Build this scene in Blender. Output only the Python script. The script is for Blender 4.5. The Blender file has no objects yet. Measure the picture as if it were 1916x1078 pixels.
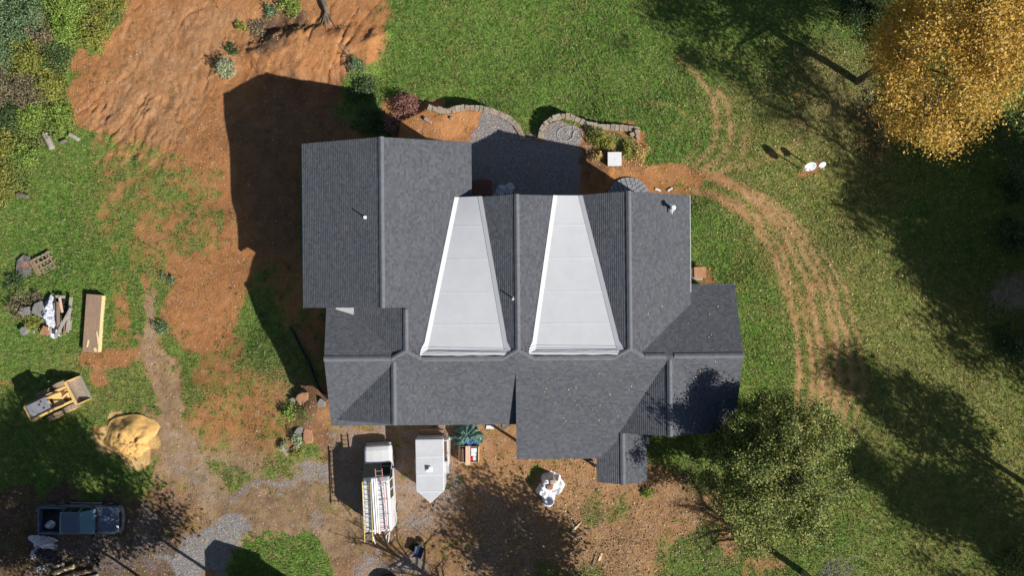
import bpy, bmesh, math, random
import numpy as np
from mathutils import Vector, Matrix, noise as mnoise

random.seed(7); RNG = np.random.default_rng(11)
scene = bpy.context.scene
C = scene.collection

# ------------------------------------------------------------------ camera, sky, sun, exposure
F_PX = 1368.0; CAM_H = 52.5; ROLL = math.radians(-0.5)
SUN_EL = math.radians(36.0); SUN_AZ = math.radians(123.6)
cam_d = bpy.data.cameras.new('camera'); cam = bpy.data.objects.new('camera', cam_d); C.objects.link(cam)
cam.location = (0, 0, CAM_H); cam.rotation_euler = (0, 0, ROLL)
cam_d.sensor_fit = 'HORIZONTAL'; cam_d.angle = 2 * math.atan(958.0 / F_PX)
cam_d.clip_start = 0.5; cam_d.clip_end = 3000
scene.camera = cam
world = bpy.data.worlds.new('World'); scene.world = world; world.use_nodes = True
wn = world.node_tree; wn.nodes.clear()
sky = wn.nodes.new('ShaderNodeTexSky'); sky.sky_type = 'NISHITA'; sky.sun_disc = False
sky.sun_elevation = SUN_EL; sky.sun_rotation = SUN_AZ; sky.altitude = 300
bg = wn.nodes.new('ShaderNodeBackground'); bg.inputs[1].default_value = 0.056
wo = wn.nodes.new('ShaderNodeOutputWorld')
wn.links.new(sky.outputs[0], bg.inputs[0]); wn.links.new(bg.outputs[0], wo.inputs[0])
sun_d = bpy.data.lights.new('sun', 'SUN'); sun_d.energy = 5.0; sun_d.angle = math.radians(0.5); sun_d.color = (1.0, 0.955, 0.89)
sun = bpy.data.objects.new('sun', sun_d); C.objects.link(sun)
SDIR = Vector((math.sin(SUN_AZ) * math.cos(SUN_EL), math.cos(SUN_AZ) * math.cos(SUN_EL), math.sin(SUN_EL)))
sun.rotation_euler = SDIR.to_track_quat('Z', 'Y').to_euler(); sun.location = (30, -20, 60)
scene.view_settings.view_transform = 'Standard'; scene.view_settings.look = 'None'
scene.view_settings.exposure = 0.48; scene.view_settings.gamma = 1.0
scene.cycles.max_bounces = 5; scene.cycles.diffuse_bounces = 3; scene.cycles.transparent_max_bounces = 8

# ------------------------------------------------------------------ measuring: photo pixel + height -> place
CR, SR = math.cos(ROLL), math.sin(ROLL)
def unproj(px, py, h=0.0):
    s = (CAM_H - h) / F_PX; x = (px - 958.0) * s; y = -(py - 539.0) * s
    return (x * CR - y * SR, x * SR + y * CR)
def proj(X, Y, Z):
    s = F_PX / (CAM_H - Z); x = X * CR + Y * SR; y = -X * SR + Y * CR
    return 958.0 + x * s, 539.0 - y * s

# ------------------------------------------------------------------ numpy noise
def _h(ix, iy, seed):
    h = (ix.astype(np.int64) * 374761393 + iy.astype(np.int64) * 668265263 + seed * 1442695041) & 0xFFFFFFFF
    h = ((h ^ (h >> 13)) * 1274126177) & 0xFFFFFFFF
    h = h ^ (h >> 16)
    return (h & 0xFFFFFF) / float(0xFFFFFF)
def vnoise(x, y, seed=0):
    x = np.asarray(x, float); y = np.asarray(y, float)
    ix = np.floor(x); iy = np.floor(y); fx = x - ix; fy = y - iy
    fx = fx * fx * fx * (fx * (fx * 6 - 15) + 10); fy = fy * fy * fy * (fy * (fy * 6 - 15) + 10)
    a = _h(ix, iy, seed); b = _h(ix + 1, iy, seed); c = _h(ix, iy + 1, seed); d = _h(ix + 1, iy + 1, seed)
    return (a + (b - a) * fx) * (1 - fy) + (c + (d - c) * fx) * fy
def fbm(x, y, seed=0, octv=4, gain=0.5):
    s = 0.0; a = 1.0; t = 0.0
    for o in range(octv):
        ang = 0.7 * o; ca, sa = math.cos(ang), math.sin(ang); k = 2.03 ** o
        s = s + a * vnoise((x * ca - y * sa) * k, (x * sa + y * ca) * k, seed + 17 * o); t += a; a *= gain
    return s / t
def sstep(a, b, x):
    t = np.clip((x - a) / (b - a), 0, 1); return t * t * (3 - 2 * t)
def sdpoly(px, py, poly):
    """signed distance to polygon, positive inside"""
    d2 = np.full(px.shape, 1e18); ins = np.zeros(px.shape, bool); n = len(poly)
    for i in range(n):
        x1, y1 = poly[i]; x2, y2 = poly[(i + 1) % n]
        ex, ey = x2 - x1, y2 - y1; L = ex * ex + ey * ey + 1e-12
        t = np.clip(((px - x1) * ex + (py - y1) * ey) / L, 0, 1)
        d2 = np.minimum(d2, (px - x1 - t * ex) ** 2 + (py - y1 - t * ey) ** 2)
        if y1 != y2:
            c = ((y1 > py) != (y2 > py)) & (px < ex * (py - y1) / (y2 - y1) + x1); ins ^= c
    return np.where(ins, 1, -1) * np.sqrt(d2)
def dline(px, py, line):
    d2 = np.full(px.shape, 1e18)
    for (x1, y1), (x2, y2) in zip(line[:-1], line[1:]):
        ex, ey = x2 - x1, y2 - y1; L = ex * ex + ey * ey + 1e-12
        t = np.clip(((px - x1) * ex + (py - y1) * ey) / L, 0, 1)
        d2 = np.minimum(d2, (px - x1 - t * ex) ** 2 + (py - y1 - t * ey) ** 2)
    return np.sqrt(d2)

# ------------------------------------------------------------------ terrain height
CTRL = [(700, 950, 0), (1060, 950, 0), (900, 850, 0), (300, 950, -.4), (150, 965, -.6), (60, 1050, -.5), (500, 950, -.1), (400, 800, -.6), (300, 650, -1.2),
        (120, 600, -1.4), (60, 420, -2.0), (466, 548, -1.5), (545, 720, -.1), (600, 640, -.7), (487, 123, -3.6), (401, 161, -3.3), (420, 330, -2.7), (445, 460, -2.0), (200, 200, -3.0), (60, 100, -3.0),
        (300, 60, -3.2), (650, 155, -3.7), (620, 60, -3.5), (760, 120, -3.5), (1000, 80, -3.6), (860, 170, -3.4), (1050, 190, -3.3), (1200, 150, -3.0),
        (1230, 240, -2.4), (1150, 300, -2.2), (930, 300, -2.2), (1060, 300, -2.2), (800, 260, -2.3), (700, 240, -2.9), (1240, 340, -2.1), (1320, 450, -1.3), (1400, 600, -.6),
        (1500, 310, -1.8), (1640, 160, -2.3), (1400, 80, -2.8), (1800, 450, -1.2), (1600, 600, -.5), (1850, 80, -2.4), (1480, 880, -.1), (1750, 850, 0), (1300, 980, 0),
        (1250, 1060, .1), (1600, 1060, .2), (1880, 1000, .3), (958, 539, -1.0), (1200, 540, -.9), (700, 539, -1.2), (590, 860, 0), (640, 820, 0), (1330, 700, 0)]
CP = np.array([(*unproj(a, b, z), z) for a, b, z in CTRL])
WALL1 = [(800, 200), (818, 205), (835, 208), (852, 204), (870, 201), (888, 202), (905, 204), (925, 209), (943, 217), (958, 226), (968, 237), (975, 250), (979, 262)]
WALL2 = [(1012, 258), (1013, 245), (1018, 233), (1033, 221), (1050, 217), (1066, 218), (1085, 226), (1102, 234), (1125, 237), (1150, 238), (1175, 240), (1195, 241)]
ZP = -2.2
WALL1W = [unproj(a, b, ZP) for a, b in WALL1]; WALL2W = [unproj(a, b, ZP) for a, b in WALL2]
PATIO = WALL1W + WALL2W + [unproj(a, b, ZP) for a, b in ((1196, 300), (1150, 345), (1085, 400), (740, 400), (745, 225))]
MOUND = [unproj(a, b, -3.0) for a, b in ((505, 62), (620, 48), (712, 62), (700, 130), (655, 158), (480, 122), (455, 96))]
SOILROUGH = [unproj(a, b, -3.2) for a, b in ((230, 0), (720, 0), (720, 120), (655, 165), (420, 180), (330, 330), (200, 330), (130, 190))]
def height(X, Y, detail=True):
    X = np.asarray(X, float); Y = np.asarray(Y, float)
    num = np.zeros(X.shape); den = np.zeros(X.shape)
    for cx, cy, cz in CP:
        w = 1.0 / ((X - cx) ** 2 + (Y - cy) ** 2 + 3.0) ** 2
        num += w * cz; den += w
    z = num / den
    far = sstep(45, 120, np.hypot(X, Y)); z = z * (1 - far) - 1.5 * far
    near = np.hypot(X, Y) < 60
    sp = sdpoly(X, Y, PATIO); k = sstep(-.16, .16, sp); z = z * (1 - k) + ZP * k
    k = sstep(-.7, .8, sdpoly(X, Y, MOUND) + (fbm(X * .8, Y * .8, 5) - .5) * 1.2); z = z + .75 * k
    bx, by = unproj(582, 768, .5); z = z + .95 * np.exp(-(((X - bx) / 1.25) ** 2 + ((Y - by) / 1.35) ** 2))
    bx, by = unproj(505, 40, -3); z = z - .5 * np.exp(-(((X - bx) / 1.6) ** 2 + ((Y - by) / .8) ** 2))
    if detail:
        r = sstep(-1.0, 1.5, sdpoly(X, Y, SOILROUGH))
        # rain rills running down the bare bank, each wandering
        wx = X + 1.6 * fbm(X * .35, Y * .35, 31); wy = Y + 1.6 * fbm(X * .35, Y * .35, 32)
        q = (wx * .86 - wy * .5); q2 = (wx * .5 + wy * .86)
        rill = np.abs(fbm(q * .95, q2 * .16, 41, 3) - .5) * 2; rill2 = np.abs(fbm(q * 2.3, q2 * .4, 43, 3) - .5) * 2
        z = z + r * (-.15 * (1 - sstep(0, .13, rill)) * sstep(.38, .62, fbm(X * .3, Y * .3, 45)) - .05 * (1 - sstep(0, .2, rill2)) + .22 * (fbm(X * .8, Y * .8, 42) - .5) + .13 * (fbm(X * 3.6, Y * 3.6, 46, 3, .65) - .5))
        z = z + .10 * (fbm(X * .6, Y * .6, 51, 4) - .5) + .05 * (fbm(X * 3.1, Y * 3.1, 52, 2) - .5)
    return z
def hz(x, y): return float(height(np.array([x]), np.array([y]))[0])
def P(px, py, up=0.0):
    z = 0.0
    for _ in range(7):
        x, y = unproj(px, py, z + up); z = hz(x, y)
    return Vector((x, y, z))

# ------------------------------------------------------------------ object helpers
def tag(o, label=None, cat=None, group=None, kind=None):
    if label: o['label'] = label
    if cat: o['category'] = cat
    if group: o['group'] = group
    if kind or (label and cat): o['kind'] = kind or 'thing'
    return o
def thing(name, label, cat, loc=(0, 0, 0), rz=0.0, group=None, rot=None):
    o = bpy.data.objects.new(name, None); C.objects.link(o); o.empty_display_size = .2
    o.location = loc; o.rotation_euler = rot if rot else (0, 0, rz)
    return tag(o, label, cat, group, 'thing')
def copy_tree(o, parent=None):
    c = o.copy(); C.objects.link(c); c.parent = parent
    for ch in list(o.children): copy_tree(ch, c)
    return c
class MB:
    def __init__(s): s.v = []; s.f = []; s.m = []; s.uv = []
    def add(s, vs, fs, mi=0):
        b = len(s.v); s.v += [tuple(v) for v in vs]
        for f in fs: s.f.append([i + b for i in f]); s.m.append(mi)
        return s
    def box(s, c, d, rz=0.0, mi=0, rot=None):
        M = (rot if rot is not None else Matrix.Rotation(rz, 3, 'Z')); c = Vector(c)
        vs = [c + M @ Vector((sx * d[0] / 2, sy * d[1] / 2, sz * d[2] / 2)) for sx in (-1, 1) for sy in (-1, 1) for sz in (-1, 1)]
        return s.add(vs, [(0, 1, 3, 2), (4, 6, 7, 5), (0, 4, 5, 1), (2, 3, 7, 6), (0, 2, 6, 4), (1, 5, 7, 3)], mi)
    def prism(s, poly, z0, z1, mi=0):
        n = len(poly); vs = [(x, y, z0) for x, y in poly] + [(x, y, z1) for x, y in poly]
        return s.add(vs, [list(range(n))[::-1], list(range(n, 2 * n))] + [(i, (i + 1) % n, n + (i + 1) % n, n + i) for i in range(n)], mi)
    def tube(s, pts, r, n=8, mi=0, caps=True):
        pts = [Vector(p) for p in pts]; rs = r if isinstance(r, (list, tuple)) else [r] * len(pts); vs = []
        for i, p in enumerate(pts):
            d = (pts[min(i + 1, len(pts) - 1)] - pts[max(i - 1, 0)])
            d = d.normalized() if d.length > 1e-9 else Vector((0, 0, 1))
            a = d.cross(Vector((0, 0, 1)) if abs(d.z) < .9 else Vector((1, 0, 0))).normalized(); b = d.cross(a)
            for k in range(n):
                t = 2 * math.pi * k / n; vs.append(p + (a * math.cos(t) + b * math.sin(t)) * rs[i])
        m = len(pts); fs = [(i * n + k, i * n + (k + 1) % n, (i + 1) * n + (k + 1) % n, (i + 1) * n + k) for i in range(m - 1) for k in range(n)]
        if caps: fs += [list(range(n))[::-1], list(range((m - 1) * n, m * n))]
        return s.add(vs, fs, mi)
    def loft(s, rings, mi=0, caps=True):
        n = len(rings[0]); vs = [p for r in rings for p in r]; m = len(rings)
        fs = [(i * n + k, i * n + (k + 1) % n, (i + 1) * n + (k + 1) % n, (i + 1) * n + k) for i in range(m - 1) for k in range(n)]
        if caps: fs += [list(range(n))[::-1], list(range((m - 1) * n, m * n))]
        return s.add(vs, fs, mi)
    def patch(s, A, B, ia, ib, u0, u1, v0, v1, off, mi=0):
        a0, a1, b0, b1 = Vector(A[ia]), Vector(A[ib]), Vector(B[ia]), Vector(B[ib])
        def q(u, v): return a0.lerp(a1, u).lerp(b0.lerp(b1, u), v)
        c = [q(u0, v0), q(u1, v0), q(u1, v1), q(u0, v1)]
        nn = (c[1] - c[0]).cross(c[3] - c[0]).normalized()
        t = [p + nn * off for p in c]; u = [p - nn * off for p in c]
        return s.add(t + u, [(0, 1, 2, 3), (7, 6, 5, 4), (0, 4, 5, 1), (1, 5, 6, 2), (2, 6, 7, 3), (3, 7, 4, 0)], mi)
    def build(s, name, mats, parent=None, smooth=False, bevel=0.0, seg=2, fix=True, sub=0):
        me = bpy.data.meshes.new(name); me.from_pydata(s.v, [], s.f); me.update()
        for m in (mats if isinstance(mats, (list, tuple)) else [mats]): me.materials.append(m)
        if any(s.m): me.polygons.foreach_set('material_index', s.m)
        if fix:
            bm = bmesh.new(); bm.from_mesh(me); bmesh.ops.recalc_face_normals(bm, faces=bm.faces); bm.to_mesh(me); bm.free()
        if smooth: me.polygons.foreach_set('use_smooth', [True] * len(me.polygons))
        o = bpy.data.objects.new(name, me); C.objects.link(o)
        if parent is not None: o.parent = parent
        if bevel:
            b = o.modifiers.new('bevel', 'BEVEL'); b.width = bevel; b.segments = seg; b.limit_method = 'ANGLE'; b.angle_limit = math.radians(35)
        if sub:
            b = o.modifiers.new('sub', 'SUBSURF'); b.levels = sub; b.render_levels = sub
        return o
def mesh_np(name, V, Fq, mat, parent=None, nper=4, smooth=False):
    """fast mesh from numpy: V (n,3), Fq (m,nper)"""
    me = bpy.data.meshes.new(name); me.vertices.add(len(V)); me.vertices.foreach_set('co', np.asarray(V, np.float32).ravel())
    m = len(Fq); me.loops.add(m * nper); me.loops.foreach_set('vertex_index', np.asarray(Fq, np.int32).ravel())
    me.polygons.add(m); me.polygons.foreach_set('loop_start', np.arange(m, dtype=np.int32) * nper)
    me.polygons.foreach_set('loop_total', np.full(m, nper, np.int32))
    if smooth: me.polygons.foreach_set('use_smooth', np.ones(m, bool))
    me.update(calc_edges=True)
    for mm in (mat if isinstance(mat, (list, tuple)) else [mat]): me.materials.append(mm)
    o = bpy.data.objects.new(name, me); C.objects.link(o)
    if parent is not None: o.parent = parent
    return o

# ------------------------------------------------------------------ materials
def new_mat(name):
    m = bpy.data.materials.new(name); m.use_nodes = True; nt = m.node_tree; nt.nodes.clear()
    out = nt.nodes.new('ShaderNodeOutputMaterial'); b = nt.nodes.new('ShaderNodeBsdfPrincipled')
    nt.links.new(b.outputs[0], out.inputs[0]); return m, nt, b, out
def N(nt, t, **kw):
    n = nt.nodes.new(t)
    for k, v in kw.items(): setattr(n, k, v)
    return n
def ramp(nt, fac, stops, interp='LINEAR'):
    r = N(nt, 'ShaderNodeValToRGB'); r.color_ramp.interpolation = interp; e = r.color_ramp.elements
    while len(e) < len(stops): e.new(0.5)
    for i, (p, c) in enumerate(stops): e[i].position = p; e[i].color = (*c, 1) if len(c) == 3 else c
    nt.links.new(fac, r.inputs[0]); return r.outputs[0]
def mixc(nt, fac, a, b, mode='MIX'):
    m = N(nt, 'ShaderNodeMix', data_type='RGBA', blend_type=mode)
    for s, v in ((m.inputs[0], fac), (m.inputs[6], a), (m.inputs[7], b)):
        if hasattr(v, 'type') and hasattr(v, 'links'): nt.links.new(v, s)
        elif isinstance(v, (int, float)): s.default_value = v
        else: s.default_value = (*v, 1)
    return m.outputs[2]
def math_(nt, op, a, b=None, c=None, clamp=False):
    m = N(nt, 'ShaderNodeMath', operation=op); m.use_clamp = clamp
    for i, v in enumerate((a, b, c)):
        if v is None: continue
        if isinstance(v, (int, float)): m.inputs[i].default_value = v
        else: nt.links.new(v, m.inputs[i])
    return m.outputs[0]
def noise(nt, vec, scale, detail=4, rough=.55, dist=0):
    n = N(nt, 'ShaderNodeTexNoise'); n.inputs['Scale'].default_value = scale; n.inputs['Detail'].default_value = detail
    n.inputs['Roughness'].default_value = rough; n.inputs['Distortion'].default_value = dist
    if vec is not None: nt.links.new(vec, n.inputs['Vector'])
    return n.outputs['Fac']
def bump(nt, b, h, strength=.5, dist=.02):
    n = N(nt, 'ShaderNodeBump'); n.inputs['Strength'].default_value = strength; n.inputs['Distance'].default_value = dist
    nt.links.new(h, n.inputs['Height']); nt.links.new(n.outputs[0], b.inputs['Normal'])
def plain(name, col, rough=.6, var=.25, scale=3.0, metal=0.0, bmp=.15, dirt=None, dirt_amt=.5, spec=.4, coat=0.0, stretch=None):
    m, nt, b, out = new_mat(name)
    tc = N(nt, 'ShaderNodeTexCoord'); vec = tc.outputs['Object']
    if stretch:
        mp = N(nt, 'ShaderNodeMapping'); mp.inputs['Scale'].default_value = stretch; nt.links.new(vec, mp.inputs['Vector']); vec = mp.outputs[0]
    f = noise(nt, vec, scale, 6, .62)
    lo = tuple(c * (1 - var) for c in col); hi = tuple(min(1, c * (1 + var)) for c in col)
    c = ramp(nt, f, [(.3, lo), (.7, hi)])
    if dirt:
        f2 = noise(nt, vec, scale * .6 + 1.3, 6, .7); k = math_(nt, 'MULTIPLY', ramp(nt, f2, [(.45, (0, 0, 0)), (.7, (1, 1, 1))]), dirt_amt)
        c = mixc(nt, k, c, dirt)
    nt.links.new(c, b.inputs['Base Color']); b.inputs['Roughness'].default_value = rough; b.inputs['Metallic'].default_value = metal
    b.inputs['Specular IOR Level'].default_value = spec; b.inputs['Coat Weight'].default_value = coat
    if bmp: bump(nt, b, noise(nt, vec, scale * 8, 3), bmp, .01)
    return m
def glass_mat(name, col=(.012, .018, .02), rough=.08):
    m, nt, b, out = new_mat(name)
    b.inputs['Base Color'].default_value = (*col, 1); b.inputs['Roughness'].default_value = rough; b.inputs['Specular IOR Level'].default_value = .6
    return m
def leaf_mat(name, cols, trans=.3):
    m, nt, b, out = new_mat(name)
    g = N(nt, 'ShaderNodeNewGeometry'); n = len(cols)
    tc = N(nt, 'ShaderNodeTexCoord'); cl = noise(nt, tc.outputs['Object'], .9, 3)
    f = math_(nt, 'ADD', math_(nt, 'MULTIPLY', g.outputs['Random Per Island'], .65), math_(nt, 'MULTIPLY', math_(nt, 'SUBTRACT', cl, .3), .9), clamp=True)
    c = ramp(nt, f, [(i / max(1, n - 1), k) for i, k in enumerate(cols)])
    nt.links.new(c, b.inputs['Base Color']); b.inputs['Roughness'].default_value = .5; b.inputs['Specular IOR Level'].default_value = .35
    t = N(nt, 'ShaderNodeBsdfTranslucent'); nt.links.new(c, t.inputs[0])
    mx = N(nt, 'ShaderNodeMixShader'); mx.inputs[0].default_value = trans
    nt.links.new(b.outputs[0], mx.inputs[1]); nt.links.new(t.outputs[0], mx.inputs[2]); nt.links.new(mx.outputs[0], out.inputs[0])
    return m
def grass_color(nt, pos, lush, dry):
    f = noise(nt, pos, 2.2, 6, .7); f2 = noise(nt, pos, .33, 4, .6); f3 = noise(nt, pos, 9, 3, .7)
    g = ramp(nt, f, [(.28, (.064, .118, .020)), (.5, (.122, .212, .036)), (.72, (.205, .300, .062))])
    d = ramp(nt, f, [(.28, (.125, .142, .032)), (.5, (.220, .232, .058)), (.75, (.355, .315, .130))])
    f4 = noise(nt, pos, 1.0, 4, .65); k = math_(nt, 'ADD', dry, math_(nt, 'ADD', math_(nt, 'MULTIPLY', math_(nt, 'SUBTRACT', f2, .5), 1.4), math_(nt, 'MULTIPLY', math_(nt, 'SUBTRACT', f4, .45), 2.1)), clamp=True)
    c = mixc(nt, k, g, d)
    c = mixc(nt, math_(nt, 'MULTIPLY', math_(nt, 'MULTIPLY', lush, ramp(nt, f4, [(.35, (1, 1, 1)), (.6, (.25, .25, .25))])), .85), c, ramp(nt, f, [(.25, (.066, .158, .018)), (.75, (.165, .335, .048))]))
    # brown thatch showing through
    return mixc(nt, math_(nt, 'MULTIPLY', ramp(nt, f3, [(.52, (0, 0, 0)), (.75, (1, 1, 1))]), .6), c, (.170, .120, .060))
def ground_mat():
    m, nt, b, out = new_mat('ground')
    geo = N(nt, 'ShaderNodeNewGeometry'); pos = geo.outputs['Position']
    def att(n):
        a = N(nt, 'ShaderNodeAttribute', attribute_name=n); s = N(nt, 'ShaderNodeSeparateColor'); nt.links.new(a.outputs['Color'], s.inputs[0]); return s.outputs
    soil, gravel, sand = att('cover'); dry, lush, litter = att('turf'); tan, dark_soil_shade, orange = att('earth')
    g = grass_color(nt, pos, lush, dry)
    n1 = noise(nt, pos, 1.3, 7, .68); n2 = noise(nt, pos, 7, 5, .7); n3 = noise(nt, pos, .45, 3)
    s = ramp(nt, n1, [(.25, (.255, .105, .038)), (.5, (.385, .170, .064)), (.75, (.480, .235, .098))])
    s = mixc(nt, math_(nt, 'MULTIPLY', ramp(nt, n2, [(.5, (0, 0, 0)), (.8, (1, 1, 1))]), .40), s, (.235, .105, .055))
    s = mixc(nt, math_(nt, 'MULTIPLY', n3, .35), s, (.41, .20, .085))
    s = mixc(nt, orange, s, ramp(nt, n1, [(.3, (.46, .20, .075)), (.7, (.60, .29, .115))]))
    t = ramp(nt, n1, [(.25, (.21, .155, .092)), (.5, (.34, .255, .155)), (.78, (.50, .39, .25))])
    s = mixc(nt, tan, s, t)
    s = mixc(nt, dark_soil_shade, s, ramp(nt, n1, [(.3, (.075, .045, .030)), (.7, (.180, .110, .070))]))  # dark soil tone, painted shadows included
    def thresh(v, amt, lo=.40, hi=.60):
        fine = math_(nt, 'ADD', math_(nt, 'MULTIPLY', math_(nt, 'SUBTRACT', noise(nt, pos, 6.0, 5, .75), .5), amt), v)
        return ramp(nt, fine, [(lo, (0, 0, 0)), (hi, (1, 1, 1))])
    c = mixc(nt, thresh(soil, 1.9, .34, .70), g, s)
    rt = att('wheel_ruts'); rk_ = math_(nt, 'MULTIPLY', rt[0], ramp(nt, noise(nt, pos, 5.0, 5, .75), [(.3, (.6, .6, .6)), (.6, (1.15, 1.15, 1.15))]), clamp=True)
    c = mixc(nt, rk_, c, ramp(nt, n1, [(.25, (.31, .175, .080)), (.55, (.45, .27, .130)), (.78, (.56, .37, .20))]))
    vo = N(nt, 'ShaderNodeTexVoronoi'); vo.inputs['Scale'].default_value = 21; nt.links.new(pos, vo.inputs['Vector'])
    sc = N(nt, 'ShaderNodeSeparateColor'); nt.links.new(vo.outputs['Color'], sc.inputs[0])
    gr = ramp(nt, sc.outputs[0], [(0, (.20, .20, .205)), (.45, (.35, .35, .36)), (.8, (.48, .48, .49)), (1, (.68, .68, .68))])
    gr = mixc(nt, ramp(nt, vo.outputs['Distance'], [(.35, (0, 0, 0)), (.65, (1, 1, 1))]), gr, (.19, .19, .195))
    gf = math_(nt, 'MULTIPLY', thresh(math_(nt, 'SUBTRACT', gravel, math_(nt, 'MULTIPLY', math_(nt, 'SUBTRACT', sc.outputs[2], .5), .5)), 1.3, .30, .95), .96)
    c = mixc(nt, gf, c, gr)
    sd = ramp(nt, n1, [(.25, (.56, .35, .13)), (.6, (.72, .49, .21)), (.8, (.80, .58, .28))])
    c = mixc(nt, sand, c, sd)
    vl = N(nt, 'ShaderNodeTexVoronoi'); vl.inputs['Scale'].default_value = 11; nt.links.new(pos, vl.inputs['Vector'])
    sl = N(nt, 'ShaderNodeSeparateColor'); nt.links.new(vl.outputs['Color'], sl.inputs[0])
    lc = ramp(nt, sl.outputs[1], [(0, (.085, .055, .03)), (.5, (.19, .125, .07)), (.85, (.31, .22, .13)), (1, (.46, .35, .22))])
    lk = math_(nt, 'MULTIPLY', litter, ramp(nt, sl.outputs[0], [(.25, (1, 1, 1)), (.6, (.25, .25, .25))]))
    c = mixc(nt, lk, c, lc)
    nt.links.new(c, b.inputs['Base Color']); b.inputs['Roughness'].default_value = .95; b.inputs['Specular IOR Level'].default_value = .1
    hh = math_(nt, 'ADD', math_(nt, 'MULTIPLY', noise(nt, pos, 6, 6, .75), 1.0), math_(nt, 'MULTIPLY', noise(nt, pos, 22, 3, .7), .45))
    hh = math_(nt, 'ADD', hh, math_(nt, 'MULTIPLY', math_(nt, 'MULTIPLY', sc.outputs[1], gravel), .5))
    bump(nt, b, hh, .85, .15)
    return m
def shingle_mat():
    m, nt, b, out = new_mat('charcoal_shingles')
    tc = N(nt, 'ShaderNodeUVMap'); sp = N(nt, 'ShaderNodeSeparateXYZ'); nt.links.new(tc.outputs[0], sp.inputs[0]); u, v = sp.outputs[0], sp.outputs[1]
    vr = math_(nt, 'DIVIDE', v, .143); row = math_(nt, 'FLOOR', vr); fv = math_(nt, 'FRACT', vr)
    off = N(nt, 'ShaderNodeTexWhiteNoise', noise_dimensions='1D'); nt.links.new(row, off.inputs['W'])
    ur = math_(nt, 'ADD', math_(nt, 'DIVIDE', u, .19), math_(nt, 'MULTIPLY', off.outputs['Value'], 7.0)); tab = math_(nt, 'FLOOR', ur); fu = math_(nt, 'FRACT', ur)
    cb = N(nt, 'ShaderNodeCombineXYZ'); nt.links.new(tab, cb.inputs[0]); nt.links.new(row, cb.inputs[1])
    wnz = N(nt, 'ShaderNodeTexWhiteNoise', noise_dimensions='2D'); nt.links.new(cb.outputs[0], wnz.inputs['Vector'])
    geo = N(nt, 'ShaderNodeNewGeometry'); big = noise(nt, geo.outputs['Position'], .5, 4, .6); fine = noise(nt, geo.outputs['Position'], 35, 2, .6)
    c = ramp(nt, wnz.outputs['Value'], [(0, (.060, .065, .076)), (.35, (.089, .095, .109)), (.75, (.105, .111, .125)), (1, (.134, .139, .152))])
    c = mixc(nt, .32, c, ramp(nt, big, [(.3, (.084, .090, .103)), (.7, (.115, .120, .133))]))
    c = mixc(nt, math_(nt, 'MULTIPLY', math_(nt, 'SUBTRACT', 1.0, fine), .25), c, (.06, .063, .07))
    # painted shadow line under the butt of each course, and thin gap between tabs
    ln = ramp(nt, fv, [(0, (1, 1, 1)), (.10, (1, 1, 1)), (.16, (0, 0, 0))]); gp = ramp(nt, fu, [(0, (1, 1, 1)), (.05, (0, 0, 0))])
    c = mixc(nt, math_(nt, 'MULTIPLY', ln, .18), c, (.03, .033, .04)); c = mixc(nt, math_(nt, 'MULTIPLY', gp, .3), c, (.045, .046, .05))
    nt.links.new(c, b.inputs['Base Color']); b.inputs['Roughness'].default_value = .9; b.inputs['Specular IOR Level'].default_value = .25
    h = math_(nt, 'ADD', math_(nt, 'MULTIPLY', fine, .6), math_(nt, 'MULTIPLY', wnz.outputs['Value'], .5)); bump(nt, b, h, .35, .01)
    return m
def wood_mat(name, cols, scale=2.0, stretch=(1, 14, 14), rough=.8):
    m, nt, b, out = new_mat(name); tc = N(nt, 'ShaderNodeTexCoord')
    mp = N(nt, 'ShaderNodeMapping'); mp.inputs['Scale'].default_value = stretch; nt.links.new(tc.outputs['Object'], mp.inputs['Vector'])
    f = noise(nt, mp.outputs[0], scale, 6, .65); f2 = noise(nt, tc.outputs['Object'], 2.4, 5, .6)
    c = ramp(nt, f, [(.3, cols[0]), (.55, cols[1]), (.75, cols[2])]); c = mixc(nt, math_(nt, 'MULTIPLY', ramp(nt, f2, [(.45, (0, 0, 0)), (.7, (1, 1, 1))]), .4), c, cols[0])
    nt.links.new(c, b.inputs['Base Color']); b.inputs['Roughness'].default_value = rough; bump(nt, b, f, .3, .01); return m
M = {}
M['ground'] = ground_mat(); M['shingle'] = shingle_mat()
M['cap'] = plain('ridge_shingle', (.125, .131, .145), .9, .18, 5, bmp=.3)
M['membrane'] = plain('white_membrane', (.50, .51, .53), .55, .035, .7, bmp=.06, dirt=(.44, .425, .41), dirt_amt=.32)
M['membrane_edge'] = plain('white_flashing', (.53, .535, .55), .5, .03, 1.2, bmp=.05)
M['siding'] = plain('siding', (.42, .41, .39), .7, .08, 2, bmp=.1)
M['trim'] = plain('white_trim', (.74, .74, .73), .5, .05, 4, bmp=.05)
M['drip'] = plain('dark_drip_edge', (.05, .052, .058), .5, .1, 4)
M['glass'] = glass_mat('window_glass'); M['carglass'] = glass_mat('vehicle_glass', (.012, .02, .019), .06); M['bluglass'] = glass_mat('pickup_glass', (.12, .24, .31), .05)
M['white'] = plain('white_paint', (.66, .66, .67), .3, .04, 1.5, bmp=.02, spec=.5, coat=.3, dirt=(.62, .58, .52), dirt_amt=.18)
M['alu'] = plain('white_aluminium', (.57, .58, .60), .38, .07, 1.2, bmp=.05, metal=.15, dirt=(.47, .46, .46), dirt_amt=.3)
M['steel'] = plain('bare_aluminium', (.62, .63, .64), .35, .12, 5, metal=.7)
M['black'] = plain('black_plastic', (.02, .021, .023), .5, .3, 6)
M['rubber'] = plain('tyre_rubber', (.028, .027, .026), .85, .3, 9, dirt=(.16, .11, .07), dirt_amt=.5)
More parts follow.
